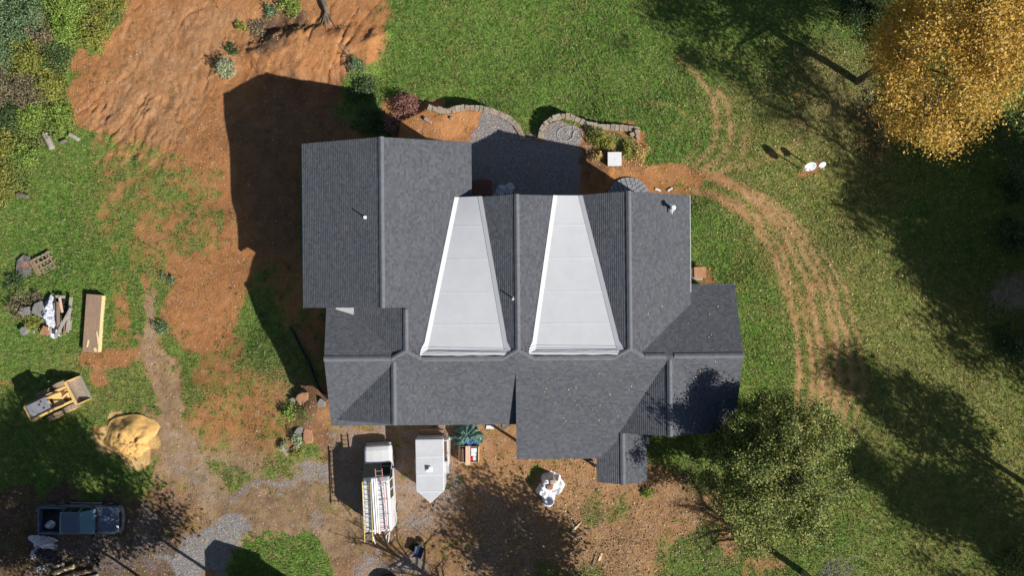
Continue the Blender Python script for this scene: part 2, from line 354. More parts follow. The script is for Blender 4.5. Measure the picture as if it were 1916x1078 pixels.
M['muddy'] = plain('muddy_tyre', (.30, .22, .15), .9, .3, 9, dirt=(.10, .08, .06), dirt_amt=.6, bmp=.5)
M['navy'] = plain('dark_blue_paint', (.085, .115, .175), .22, .08, 1.5, bmp=.02, spec=.5, coat=.6, dirt=(.10, .09, .08), dirt_amt=.2)
M['chrome'] = plain('chrome', (.60, .62, .66), .2, .05, 3, metal=.8)
M['lamp'] = plain('headlamp_lens', (.45, .47, .5), .12, .1, 8)
M['redlamp'] = plain('red_lens', (.35, .02, .02), .2, .1, 8)
M['yellow'] = plain('machine_yellow', (.64, .43, .15), .5, .12, 3, dirt=(.40, .29, .17), dirt_amt=.7)
M['cabgrey'] = plain('cab_roof_grey', (.19, .20, .22), .55, .12, 3, dirt=(.28, .26, .23), dirt_amt=.35)
M['bucketin'] = plain('scraped_bucket', (.34, .27, .21), .6, .25, 4, dirt=(.20, .14, .09), dirt_amt=.6, metal=.2)
M['fibre'] = plain('yellow_fibreglass', (.66, .54, .20), .5, .12, 4); M['orange_rail'] = plain('faded_red_rail', (.50, .22, .19), .5, .15, 4)
M['oldwood'] = wood_mat('weathered_wood', ((.15, .095, .06), (.27, .18, .115), (.40, .29, .20)))
M['platwood'] = wood_mat('weathered_plank', ((.20, .13, .085), (.28, .19, .125), (.36, .26, .175)), 1.2, (22, 1.0, 6))
M['newwood'] = wood_mat('fresh_cut_wood', ((.55, .40, .20), (.70, .54, .30), (.80, .66, .42)), 3)
M['pinkwood'] = wood_mat('pink_plank', ((.48, .30, .20), (.62, .42, .30), (.72, .53, .40)), 3)
M['deckwood'] = wood_mat('red_brown_deck', ((.12, .045, .03), (.20, .08, .055), (.27, .12, .08)), 2)
M['greytimber'] = wood_mat('grey_timber', ((.20, .17, .14), (.36, .32, .27), (.50, .45, .39)), 2)
M['bark'] = plain('bark', (.13, .105, .08), .9, .35, 5, bmp=.7, stretch=(1, 1, .25)); M['greybark'] = plain('grey_bark', (.26, .245, .23), .9, .3, 5, bmp=.5)
M['stone'] = plain('field_stone', (.29, .25, .195), .9, .4, 2.2, bmp=.6, dirt=(.24, .14, .08), dirt_amt=.75); M['darkstone'] = plain('step_stone', (.20, .18, .15), .9, .35, 3, bmp=.6)
M['concrete'] = plain('broken_concrete', (.20, .195, .185), .9, .3, 3, bmp=.5, dirt=(.16, .14, .11), dirt_amt=.6); M['redslab'] = plain('soil_stained_slab', (.33, .17, .09), .9, .25, 3, bmp=.5)
M['block'] = plain('concrete_block', (.30, .30, .30), .9, .15, 8, bmp=.4); M['paver'] = plain('grey_paver', (.22, .23, .25), .85, .25, 1.7, bmp=.3)
M['brick'] = plain('red_brick', (.34, .15, .09), .9, .25, 8, bmp=.3); M['brickpale'] = plain('tan_brick', (.42, .33, .23), .9, .2, 8, bmp=.3)
M['whitetarp'] = plain('white_plastic_sheet', (.76, .76, .78), .35, .06, 3, bmp=.25, dirt=(.60, .55, .50), dirt_amt=.3)
M['pinktarp'] = plain('white_wrap_sheet', (.66, .62, .70), .4, .12, 4, bmp=.25, dirt=(.55, .40, .40), dirt_amt=.35)
M['greentarp'] = plain('green_tarp', (.045, .115, .095), .32, .5, 5, bmp=.3, dirt=(.30, .40, .38), dirt_amt=.55, spec=.5)
M['bluetarp'] = plain('blue_tarp', (.09, .20, .40), .32, .35, 5, bmp=.3, dirt=(.42, .50, .62), dirt_amt=.5); M['darktarp'] = plain('black_sheet', (.018, .02, .024), .4, .4, 5, bmp=.3)
M['clear'] = plain('grey_plastic_film', (.45, .47, .52), .25, .3, 6, bmp=.3); M['red'] = plain('red_paint', (.55, .035, .05), .4, .1, 4); M['carton'] = plain('white_carton', (.70, .72, .73), .6, .08, 5)
M['char'] = plain('charred_board', (.10, .095, .09), .9, .5, 4, bmp=.4, dirt=(.25, .23, .21), dirt_amt=.5); M['rust'] = plain('rusty_orange', (.52, .17, .06), .8, .4, 14)
M['bluepaint'] = plain('blue_tray', (.03, .042, .095), .35, .2, 4, spec=.5); M['hose'] = plain('pale_hose', (.50, .48, .44), .5, .1, 6)
M['sandpile'] = plain('yellow_sand', (.60, .36, .12), .95, .22, 3.5, bmp=.9, dirt=(.42, .24, .085), dirt_amt=.7)
M['dish'] = plain('dish_white', (.68, .69, .70), .45, .05, 3); M['greyplastic'] = plain('grey_plastic', (.35, .36, .37), .5, .1, 5)
M['L_yellow'] = leaf_mat('yellow_autumn_leaves', [(.09, .105, .028), (.26, .19, .038), (.54, .32, .045), (.64, .39, .07), (.60, .43, .12), (.28, .28, .07)], .3)
M['L_green'] = leaf_mat('olive_green_leaves', [(.034, .066, .016), (.090, .135, .030), (.19, .23, .048), (.31, .30, .078), (.42, .37, .12)], .2)
M['L_dark'] = leaf_mat('dark_green_leaves', [(.020, .046, .016), (.045, .085, .028), (.08, .135, .042), (.13, .18, .06)], .2)
M['L_bright'] = leaf_mat('bright_green_leaves', [(.085, .15, .026), (.18, .29, .05), (.29, .39, .075), (.38, .46, .11)], .3)
M['L_greygreen'] = leaf_mat('grey_green_leaves', [(.055, .10, .038), (.115, .19, .08), (.19, .27, .13), (.27, .35, .19)], .25)
M['L_yellowgreen'] = leaf_mat('yellow_green_leaves', [(.11, .13, .025), (.22, .24, .045), (.34, .34, .07), (.42, .40, .11)], .3)
M['L_brown'] = leaf_mat('brown_leaves', [(.08, .07, .04), (.17, .135, .08), (.27, .21, .13), (.20, .23, .09)], .2)
M['L_red'] = leaf_mat('red_brown_leaves', [(.10, .045, .038), (.22, .095, .075), (.33, .165, .13), (.38, .25, .19)], .2)
M['L_pale'] = leaf_mat('pale_leaves', [(.14, .19, .08), (.27, .33, .17), (.40, .44, .28), (.50, .52, .38)], .25)
M['L_fall'] = leaf_mat('fallen_leaf', [(.20, .12, .05), (.42, .27, .08), (.56, .42, .16), (.62, .52, .28)], .1)

# ------------------------------------------------------------------ ground: one sheet out to the horizon
def axis(lim, step, far):
    a = list(np.arange(-lim, lim + 1e-6, step)); s = step; x = lim
    ext = []
    while x < far: s *= 1.28; x += s; ext.append(x)
    return np.array([-e for e in ext[::-1]] + a + ext)
AX, AY = axis(40.2, .12, 900), axis(23.4, .12, 900)
GX, GY = np.meshgrid(AX, AY); gx, gy = GX.ravel(), GY.ravel()
gz = height(gx, gy)
def masks(X, Y, Z):
    fx, fy = proj(X, Y, Z)
    far = np.hypot(X, Y) > 70; fx = np.where(far, 5000, fx); fy = np.where(far, 5000, fy)
    n1 = fbm(X * .55, Y * .55, 101) - .5; n2 = fbm(X * .55, Y * .55, 102) - .5; n3 = fbm(X * 1.9, Y * 1.9, 103, 4, .6) - .5; n4 = fbm(X * 1.25, Y * 1.25, 104, 5, .66) - .5
    wx = fx + n1 * 60 + n3 * 22; wy = fy + n2 * 60 + n3 * 18
    def poly(p, feather, hard=False): return sstep(-feather, feather, sdpoly(fx if hard else wx, fy if hard else wy, p))
    def line(p, w, feather): return 1 - sstep(w - feather, w + feather, dline(wx * .25 + fx * .75, wy * .25 + fy * .75, p))
    Zr = np.zeros(X.shape)
    # field of how bare the earth is; thresholded with noise so the edges break into tufts and patches
    f = Zr.copy()
    f = np.maximum(f, 1.0 * poly([(245, -60), (735, -60), (722, 50), (712, 105), (690, 125), (668, 150), (655, 200), (700, 290), (560, 300), (560, 480), (470, 500), (415, 470), (400, 330), (330, 290), (230, 280), (150, 240), (118, 190), (140, 120), (190, 80), (235, 45)], 20))
    f = np.maximum(f, .52 * poly([(150, 240), (420, 230), (420, 500), (330, 560), (290, 480), (235, 400), (175, 330)], 28))
    f = np.maximum(f, .45 * poly([(150, 330), (330, 330), (420, 480), (330, 560), (230, 500), (170, 420)], 35))
    f = np.maximum(f, .92 * poly([(300, 490), (400, 455), (490, 480), (500, 500), (450, 550), (430, 600), (440, 640), (385, 672), (345, 655), (318, 610), (305, 545)], 20))
    f = np.maximum(f, .70 * poly([(480, 480), (620, 420), (620, 740), (560, 640), (520, 590)], 30))
    path = poly([(258, 545), (285, 535), (298, 600), (325, 690), (352, 780), (372, 890), (300, 900), (288, 800), (273, 700), (262, 620)], 12)
    f = np.maximum(f, .9 * path); f = np.maximum(f, .62 * line([(262, 420), (272, 470), (268, 520), (275, 560)], 8, 5))
    f = np.maximum(f, .80 * line([(165, 672), (240, 668), (290, 650)], 17, 6)); f = np.maximum(f, .62 * line([(222, 520), (226, 600), (232, 655)], 16, 6)); f = np.maximum(f, .7 * line([(180, 690), (190, 710)], 16, 6))
    f = np.maximum(f, .62 * line([(0, 720), (25, 721)], 4, 2))
    f = np.maximum(f, .85 * poly([(425, 772), (468, 760), (482, 830), (470, 890), (420, 890)], 14))
    f = np.maximum(f, .60 * poly([(345, 660), (440, 640), (540, 700), (570, 840), (470, 900), (350, 890)], 30))
    f = np.maximum(f, .95 * poly([(540, 728), (640, 728), (640, 860), (590, 850), (555, 810), (560, 770)], 12))
    yard = poly([(300, 905), (370, 870), (430, 905), (520, 880), (600, 860), (640, 790), (980, 770), (1000, 830), (1120, 850), (1260, 870), (1330, 960), (1240, 1030), (1230, 1150), (600, 1150), (620, 1060), (570, 1010), (500, 1000), (450, 1040), (420, 1150), (-60, 1150), (-60, 960), (60, 905), (200, 930)], 22)
    f = np.maximum(f, .88 * yard)
    f = np.maximum(f, .9 * poly([(180, 800), (310, 770), (330, 880), (180, 850)], 14))
    f = np.maximum(f, 1.0 * poly([(730, 190), (800, 200), (905, 205), (985, 262), (1020, 260), (1085, 230), (1196, 243), (1205, 290), (1225, 350), (1300, 365), (1085, 400), (700, 400), (690, 265)], 8))
    f = np.maximum(f, .85 * poly([(1215, 330), (1300, 340), (1300, 372), (1215, 372)], 14))
    f = np.maximum(f, .75 * poly([(1290, 500), (1330, 500), (1322, 540), (1290, 540)], 8))
    tr = 0
    for ln, w, k in (([(1085, 322), (1165, 321), (1250, 317), (1320, 326), (1380, 350), (1425, 385)], 9, .88), ([(1180, 330), (1250, 331), (1310, 343)], 8, .9), ([(1240, 352), (1300, 356), (1350, 374), (1395, 405)], 9, .76),
                     ([(1170, 930), (1172, 990)], 8, .9), ([(1140, 905), (1145, 960)], 7, .7)):
        t = (k + n4 * .3) * line(ln, w, 5); f = np.maximum(f, t); tr = np.maximum(tr, t)
    ruts = Zr.copy()
    for ln, w, k in (([(1380, 352), (1430, 392), (1475, 450), (1512, 530), (1534, 620), (1541, 700), (1530, 790)], 7, 1.0), ([(1300, 356), (1350, 374), (1400, 408), (1444, 462), (1474, 540), (1491, 620), (1496, 700), (1488, 790)], 6, .85), ([(1365, 372), (1415, 405), (1462, 470), (1498, 560), (1515, 640), (1521, 720), (1508, 800)], 5, .75),
                     ([(1395, 362), (1450, 400), (1495, 450), (1535, 525), (1562, 610), (1573, 700), (1562, 770), (1548, 810)], 7, .95), ([(1420, 365), (1470, 405), (1515, 455), (1555, 530), (1584, 620), (1595, 710), (1576, 790)], 6, .9), ([(1330, 335), (1390, 345), (1460, 385), (1530, 450), (1580, 540), (1610, 640), (1620, 720), (1596, 800), (1570, 835)], 5, .6), ([(1530, 600), (1552, 680), (1553, 740), (1542, 800)], 4, .7),
                     ([(1300, 308), (1333, 275), (1343, 225), (1333, 180), (1305, 140), (1270, 110)], 6, .75), ([(1315, 318), (1356, 288), (1369, 245), (1362, 200), (1345, 170)], 6, .85), ([(1345, 325), (1385, 290), (1400, 245)], 8, .6), ([(1330, 322), (1390, 312), (1450, 285), (1500, 265)], 9, .5), ([(1195, 190), (1260, 195), (1300, 230), (1306, 270), (1285, 305)], 4, .45)):
        dd = dline(wx * .18 + fx * .82, wy * .18 + fy * .82, ln); ruts = np.maximum(ruts, min(1, k * 1.08) * np.exp(-(dd / (w * 1.05)) ** 2) * np.clip(1.0 + n4 * 1.3 + n3 * .6, .25, 1.25))
    ruts = np.clip(ruts, 0, 1)
    f = np.maximum(f, .34 * poly([(1300, 325), (1440, 380), (1560, 560), (1620, 700), (1590, 830), (1490, 820), (1500, 640), (1440, 480), (1360, 390)], 25))
    f = np.maximum(f, .26 * poly([(1440, 120), (1640, 110), (1660, 290), (1540, 330), (1450, 260)], 40)); f = np.maximum(f, .8 * poly([(1480, 330), (1490, 300), (1545, 300), (1540, 330), (1510, 338)], 10))
    f = np.maximum(f, .62 * poly([(1250, 880), (1330, 900), (1420, 990), (1500, 1080), (1400, 1090), (1300, 990)], 30))
    # lush holes inside
    f = f - .75 * poly([(440, 1060), (505, 1000), (560, 1005), (612, 1040), (645, 1110), (440, 1110)], 12) - .75 * poly([(1000, 1062), (1130, 1060), (1130, 1110), (1000, 1110)], 14)
    for c, r in (((1115, 960), 26), ((1155, 945), 24), ((1000, 880), 16), ((850, 905), 18), ((650, 195), 40), ((690, 165), 40), ((1160, 270), 24)): f = f - .5 * (1 - sstep(r * .5, r * 1.3, np.hypot(wx - c[0], wy - c[1])))
    f = np.where(far, .1, f)
    soil = np.clip(f + n4 * 1.0 + n3 * .45, 0, 1)
    # gravel
    g = Zr.copy()
    g = np.maximum(g, .95 * poly([(372, 990), (405, 965), (432, 955), (466, 975), (468, 995), (455, 1020), (440, 1045), (424, 1085), (330, 1085), (300, 1060), (345, 1020)], 8))
    g = np.maximum(g, .75 * poly([(425, 925), (480, 900), (540, 884), (612, 864), (640, 870), (620, 890), (540, 902), (470, 925), (430, 945)], 10))
    g = np.maximum(g, .52 * poly([(608, 800), (850, 790), (852, 880), (880, 920), (860, 960), (800, 1000), (740, 1010), (660, 960), (620, 900)], 16))
    g = np.maximum(g, .6 * poly([(670, 1030), (790, 1040), (800, 1110), (660, 1110)], 16)); g = np.maximum(g, .5 * poly([(560, 975), (600, 965), (590, 1000), (565, 1000)], 8)); g = np.maximum(g, .45 * poly([(900, 900), (1000, 960), (1010, 1090), (880, 1090)], 20))
    g = np.maximum(g, .42 * poly([(60, 950), (330, 940), (340, 1085), (60, 1085)], 25))
    g = np.maximum(g, .22 * line([(280, 560), (276, 640), (300, 740), (320, 830)], 8, 6)); g = np.maximum(g, .30 * poly([(290, 820), (350, 830), (420, 930), (370, 980), (330, 960)], 20))
    g = np.clip(g + n3 * .5 + n4 * .4, 0, 1) * (g > .02)
    pat = sstep(-4, 4, sdpoly(fx + n3 * 14, fy + n3 * 14, [(903, 203), (943, 217), (968, 240), (985, 262), (1012, 262), (1020, 232), (1050, 226), (1085, 240), (1086, 400), (860, 400), (880, 262)]))
    g = np.maximum(g, pat)
    soil = np.maximum(soil, pat)
    sand = sstep(.4, .6, poly([(178, 832), (205, 800), (232, 778), (290, 785), (300, 820), (292, 868), (262, 872), (225, 858), (185, 850)], 12) + n3 * .5)
    dry = .72 * poly([(1300, 140), (1640, 100), (1700, 420), (2000, 650), (2000, 1140), (1560, 1140), (1560, 800), (1400, 500)], 70) + .25 * poly([(150, 300), (430, 300), (430, 700), (250, 640), (150, 480)], 40)
    dry = np.maximum(dry, .55 * poly([(350, 660), (560, 680), (560, 900), (360, 900)], 30)); dry = np.maximum(dry, .5 * poly([(90, 640), (290, 640), (290, 790), (100, 760)], 40)); dry = np.maximum(dry, .75 * poly([(960, 830), (1220, 850), (1260, 1090), (960, 1090)], 30))
    lush = np.maximum(.60 * poly([(720, -40), (1300, -40), (1330, 150), (1320, 300), (1200, 320), (1190, 240), (980, 200), (720, 200)], 40), .9 * poly([(1180, 190), (1290, 190), (1312, 240), (1300, 290), (1250, 312), (1200, 250)], 16))
    lush = np.maximum(lush, .8 * poly([(1295, 370), (1380, 430), (1440, 540), (1470, 700), (1400, 700), (1380, 530), (1300, 520)], 20)); lush = np.maximum(lush, .75 * poly([(0, 330), (160, 320), (260, 420), (260, 640), (0, 640)], 35))
    lush = np.maximum(lush, 1.0 * poly([(440, 1050), (510, 1000), (560, 1003), (620, 1050), (640, 1110), (430, 1110)], 12)); lush = np.maximum(lush, .5 * poly([(1560, 780), (1690, 900), (1700, 1090), (1300, 1090), (1540, 1000)], 40)); lush = np.maximum(lush, .6 * poly([(1470, 560), (1500, 560), (1500, 800), (1470, 800)], 10))
    lush = np.maximum(lush, .8 * poly([(1640, 330), (1780, 420), (1840, 560), (1740, 540), (1660, 440)], 40))
    litter = np.maximum(.8 * poly([(1480, 100), (1650, 90), (1680, 290), (1560, 300), (1490, 230)], 45), .7 * poly([(860, 900), (1230, 940), (1250, 1140), (850, 1140)], 50))
    litter = np.maximum(litter, .55 * poly([(470, 640), (560, 620), (600, 730), (560, 800), (500, 740)], 30)); litter = np.maximum(litter, .7 * poly([(1090, 232), (1196, 245), (1205, 300), (1140, 320), (1090, 290)], 10)); litter = np.maximum(litter, .35 * poly([(840, 870), (960, 880), (960, 1000), (840, 960)], 30)); litter = np.maximum(litter, .8 * poly([(1290, 870), (1450, 980), (1490, 1090), (1290, 1050), (1240, 930)], 40))
    litter = np.clip(litter + n3 * .5, 0, 1) * (litter > .03)
    tan = np.maximum(np.maximum(.68 * path, .6 * tr * sstep(1380, 1460, fx)), .75 * poly([(290, 830), (600, 850), (760, 990), (600, 1090), (330, 1090), (360, 960)], 40)); tan = np.maximum(tan, .25 * poly([(300, 0), (500, 0), (300, 300), (150, 250)], 40)); tan = np.maximum(tan, .35 * yard)
    tan = np.clip(tan + n4 * .5, 0, 1)
    dark_soil_shade = np.maximum(.5 * poly([(500, 120), (660, 150), (660, 260), (560, 480), (480, 480), (430, 250)], 30), .6 * poly([(540, 720), (640, 730), (640, 860), (540, 830)], 14)); dark_soil_shade = np.maximum(dark_soil_shade, 1.0 * poly([(-60, 860), (200, 880), (340, 930), (350, 1110), (-60, 1110)], 40)); dark_soil_shade = np.maximum(dark_soil_shade, .42 * poly([(430, 900), (620, 880), (640, 990), (480, 1000), (400, 960)], 30)); dark_soil_shade = np.maximum(dark_soil_shade, .45 * poly([(600, 990), (880, 960), (980, 1090), (600, 1090)], 40)); dark_soil_shade = np.maximum(dark_soil_shade, .7 * poly([(1090, 260), (1130, 280), (1160, 310), (1090, 360)], 14))  # first area paints the soil darker where the wing's shadow falls
    dark_soil_shade = np.maximum(dark_soil_shade, .9 * poly([(470, 30), (560, 20), (570, 60), (490, 90)], 12))  # shadow beside the clay mound, painted into the soil colour
    dark_soil_shade = np.clip(dark_soil_shade + n4 * .7, 0, 1) * (dark_soil_shade > .03)
    orange = np.maximum(poly([(810, 212), (880, 210), (905, 212), (882, 262), (820, 262), (815, 240)], 5), .8 * poly([(1140, 318), (1250, 318), (1250, 336), (1140, 336)], 8)); orange = np.maximum(orange, .3 * poly([(960, 790), (1110, 850), (1200, 910), (1240, 1090), (1040, 1000), (960, 880)], 40)); orange = np.maximum(orange, .5 * poly([(500, 60), (715, 60), (690, 130), (650, 155), (500, 125)], 20))
    dry = np.maximum(dry, .62 * poly([(1300, 325), (1440, 380), (1560, 560), (1630, 700), (1600, 830), (1480, 820), (1490, 640), (1430, 480), (1350, 390)], 25))
    orange = np.clip(orange + n3 * .4, 0, 1) * (orange > .03)
    return dict(ruts=ruts, soil=soil, gravel=g, sand=sand, dry=np.clip(dry, 0, 1), lush=np.clip(lush, 0, 1), litter=np.clip(litter, 0, 1), tan=tan, dark_soil_shade=dark_soil_shade, orange=orange)
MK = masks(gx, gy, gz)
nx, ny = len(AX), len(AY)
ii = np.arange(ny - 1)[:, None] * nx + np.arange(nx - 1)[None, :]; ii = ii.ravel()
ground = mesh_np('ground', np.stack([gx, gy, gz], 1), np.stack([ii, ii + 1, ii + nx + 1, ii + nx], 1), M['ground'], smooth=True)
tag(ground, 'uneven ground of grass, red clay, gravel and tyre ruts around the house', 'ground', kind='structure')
for nm, ch in (('cover', ('soil', 'gravel', 'sand')), ('turf', ('dry', 'lush', 'litter')), ('earth', ('tan', 'dark_soil_shade', 'orange')), ('wheel_ruts', ('ruts', 'ruts', 'ruts'))):
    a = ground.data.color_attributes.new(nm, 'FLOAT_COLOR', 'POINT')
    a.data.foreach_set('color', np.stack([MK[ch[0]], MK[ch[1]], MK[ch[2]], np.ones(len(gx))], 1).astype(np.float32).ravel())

# ------------------------------------------------------------------ house
ZA = lambda x, y: 5.72 - .372 * (x + 8.3)
PL = {}
house = thing('house', 'wide charcoal shingled house with several gables and two white roof valleys', 'house', (0, 0, -1.0))
class Roof(MB):
    def plane(s, poly, a, b, c, thick=.14):
        """z = a + b x + c y over polygon"""
        g = math.hypot(b, c); e = (b / g, c / g); k = math.sqrt(1 + g * g); n = len(poly)
        if sum(poly[i][0] * poly[(i + 1) % n][1] - poly[(i + 1) % n][0] * poly[i][1] for i in range(n)) < 0: poly = poly[::-1]
        nx_, ny_ = -e[1], e[0]; V_ = [x * e[0] + y * e[1] for x, y in poly]; step = .139 / k; v0, v1 = min(V_), max(V_)
        def clip(pl, sgn, lim):
            out = []
            for q in range(len(pl)):
                p0, p1 = pl[q], pl[(q + 1) % len(pl)]; d0 = sgn * (p0[0] * e[0] + p0[1] * e[1] - lim); d1 = sgn * (p1[0] * e[0] + p1[1] * e[1] - lim)
                if d0 >= 0: out.append(p0)
                if (d0 > 0 > d1) or (d0 < 0 < d1): t = d0 / (d0 - d1); out.append((p0[0] + (p1[0] - p0[0]) * t, p0[1] + (p1[1] - p0[1]) * t))
            return out
        nb_ = int(math.ceil((v1 - v0) / step))
        for w in range(nb_):
            lo, hi = v0 + w * step, v0 + (w + 1) * step; pl = clip(clip(poly, 1, lo), -1, hi)
            if len(pl) < 3: continue
            zz = [a + b * x + c * y + 1.0 + .020 * (hi - (x * e[0] + y * e[1])) / step for x, y in pl]; b0 = len(s.v)
            s.v += [(x, y, z) for (x, y), z in zip(pl, zz)]; s.f.append(list(range(b0, b0 + len(pl)))); s.m.append(0); s.uv += [((x * nx_ + y * ny_), (x * e[0] + y * e[1] - v0) * k / .139 * .143) for x, y in pl]
            for q in range(len(pl)):      # the butt edge of the course
                p0, p1 = pl[q], pl[(q + 1) % len(pl)]
                if abs(p0[0] * e[0] + p0[1] * e[1] - lo) < 1e-6 and abs(p1[0] * e[0] + p1[1] * e[1] - lo) < 1e-6 and math.hypot(p0[0] - p1[0], p0[1] - p1[1]) > 1e-4:
                    b0 = len(s.v); z0, z1 = zz[q], zz[(q + 1) % len(pl)]; s.v += [(*p0, z0), (*p0, z0 - .03), (*p1, z1 - .03), (*p1, z1)]; s.f.append([b0, b0 + 1, b0 + 2, b0 + 3]); s.m.append(0); s.uv += [(0, .05)] * 4
        top = [(x, y, a + b * x + c * y + 1.0 - .012) for x, y in poly]; bot = [(x, y, z - thick) for x, y, z in top]
        b0 = len(s.v); s.v += top + bot
        fs = [list(range(n)), list(range(n, 2 * n))[::-1]] + [(i, n + i, n + (i + 1) % n, (i + 1) % n) for i in range(n)]
        for j, f in enumerate(fs):
            s.f.append([i + b0 for i in f]); s.m.append(1); s.uv += [(0, 0)] * len(f)
    def make(s):
        o = s.build('roof', [M['shingle'], M['drip']], house, fix=False)
        l = o.data.uv_layers.new(name='UVMap'); l.data.foreach_set('uv', np.array(s.uv, np.float32).ravel()); return o
def lin_x(z0, x0, k): return (z0 - k * x0, k, 0.0)        # z rises with x by k from z0 at x0
def lin_y(z0, y0, k): return (z0 - k * y0, 0.0, k)
r = Roof(); r.plane([(-8.3, 9.75), (-13.95, 9.78), (-13.95, -1.2), (-8.3, -1.2)], *lin_x(5.72, -8.3, .372))
r.plane([(-8.3, 9.75), (-8.3, -1.2), (-6.9, -1.2), (-6.9, -4.0), (-6.36, -4.52), (-3.1, -4.52), (-3.1, 6.05), (-2.63, 6.05), (-2.63, 9.78)], *lin_x(5.72, -8.3, -.372)); roofA = r.make()
r = Roof(); r.plane([(-12.25, -9.2), (.35, -9.2), (.35, -4.0), (-.19, -4.52), (-6.36, -4.52), (-6.9, -4.0), (-7.44, -4.52), (-12.25, -4.52)], *lin_y(5.0, -4.52, .375))
r.plane([(.35, -4.0), (.35, -5.45), (9.9, -5.45), (9.9, -9.45), (14.95, -9.5), (15.0, -4.52), (8.14, -4.52), (7.6, -4.0), (7.06, -4.52), (.89, -4.52)], *lin_y(5.0, -4.52, .375))
r.plane([(.2, -5.45), (.2, -11.57), (7.0, -11.57), (7.0, -9.7), (9.9, -9.7), (9.9, -5.45)], *lin_y(4.655, -5.45, .243))
r.plane([(-12.4, -1.0), (-7.0, -1.0), (-7.0, -4.52), (-12.25, -4.52)], *lin_y(5.0, -4.52, -.375))
r.plane([(8.14, -4.52), (15.0, -4.52), (15.07, .12), (8.14, .12)], *lin_y(5.0, -4.52, -.42)); roofF = r.make()
r = Roof(); r.plane([(-6.9, -1.0), (-6.9, -4.0), (-7.44, -4.52), (-11, -4.52), (-11, -1.0)], *lin_x(5.2, -6.9, .37)); roofL = r.make()
r = Roof(); r.plane([(.35, 6.05), (.35, -4.0), (-.19, -4.52), (-3.6, -4.52), (-3.6, 6.03)], *lin_x(5.2, .35, .37)); r.plane([(.35, 6.05), (.35, -4.0), (.89, -4.52), (4.3, -4.52), (4.3, 6.1)], *lin_x(5.2, .35, -.37)); roof1 = r.make()
r = Roof(); r.plane([(7.6, 6.2), (7.6, -4.0), (7.06, -4.52), (3.7, -4.52), (3.7, 6.1)], *lin_x(5.2, 7.6, .37)); r.plane([(7.6, 6.2), (7.6, -4.0), (8.14, -4.52), (11.95, -4.52), (11.95, 6.12)], *lin_x(5.2, 7.6, -.37)); roof2 = r.make()
r = Roof(); r.plane([(-7.75, -8.85), (-7.75, -4.86), (-11.95, -4.86), (-11.85, -8.78)], *lin_x(4.872, -7.75, .355)); r.plane([(-7.75, -8.85), (-7.75, -4.86), (-3.6, -4.86), (-3.7, -8.78)], *lin_x(4.872, -7.75, -.355)); roofC1 = r.make()
r = Roof(); r.plane([(10.22, -9.76), (10.22, -4.84), (6.3, -4.84), (6.3, -9.78)], *lin_x(4.88, 10.22, .41)); r.plane([(10.22, -9.76), (10.22, -4.84), (14.94, -4.84), (14.94, -9.8)], *lin_x(4.88, 10.22, -.37)); roofC2 = r.make()
r = Roof(); r.plane([(7.32, -13.25), (7.32, -9.3), (5.63, -9.3), (5.63, -13.18)], *lin_x(3.57, 7.32, .27)); r.plane([(7.32, -13.25), (7.32, -9.3), (9.0, -9.3), (9.0, -13.18)], *lin_x(3.57, 7.32, -.28)); roofP = r.make()
def ridge_cap(parent, p0, p1, kl, kr, w=.17, up=.05, name='ridge_cap'):
    """folded strip over a ridge; kl, kr fall per metre on either side"""
    p0 = Vector(p0) + Vector((0, 0, 1.0)); p1 = Vector(p1) + Vector((0, 0, 1.0)); d = Vector((p1.x - p0.x, p1.y - p0.y, 0)).normalized(); s = Vector((-d.y, d.x, 0))
    rings = []
    L = (p1 - p0).length; nseg = max(1, int(L / .32))
    mb = MB()
    for i in range(nseg + 1):
        c = p0.lerp(p1, i / nseg); j = .006 * ((i * 7) % 3)
        rings.append([c + s * w + Vector((0, 0, -kl * w - .02)), c + s * w + Vector((0, 0, -kl * w + up + j)), c + s * .03 + Vector((0, 0, up + .012 + j)), c - s * .03 + Vector((0, 0, up + .012 + j)), c - s * w + Vector((0, 0, -kr * w + up + j)), c - s * w + Vector((0, 0, -kr * w - .02))])
    mb.loft(rings); return mb.build(name, M['cap'], parent)
ridge_cap(roofA, (-8.3, 9.78, 5.72), (-8.3, -1.22, 5.72), .372, .372)
ridge_cap(roofL, (-6.9, -1.32, 5.2), (-6.9, -4.0, 5.2), .37, .372)
ridge_cap(roof1, (.35, 6.08, 5.2), (.35, -4.0, 5.2), .37, .37); ridge_cap(roof2, (7.6, 6.23, 5.2), (7.6, -4.0, 5.2), .37, .37)
for a, b in ((-12.27, -7.95), (8.6, 9.95), (10.5, 15.02)): ridge_cap(roofF, (a, -4.52, 5.0), (b, -4.52, 5.0), .38, .38)
for a, b in ((-5.9, -.6), (1.3, 6.65)): ridge_cap(roofF, (a, -4.6, 4.96), (b, -4.6, 4.96), -.05, .38, .15)
for x in (-6.9, .35, 7.6):
    for s in (-1, 1): ridge_cap(roofF, (x, -4.0, 5.2), (x + s * 1.0, -4.58, 4.99), .2, .2, .13, .02, 'hip_cap')
ridge_cap(roofC1, (-7.75, -4.75, 4.89), (-7.75, -8.88, 4.872), .355, .355); ridge_cap(roofC2, (10.22, -4.7, 4.9), (10.22, -9.79, 4.88), .37, .41); ridge_cap(roofP, (7.32, -9.8, 3.57), (7.32, -13.28, 3.57), .27, .27)
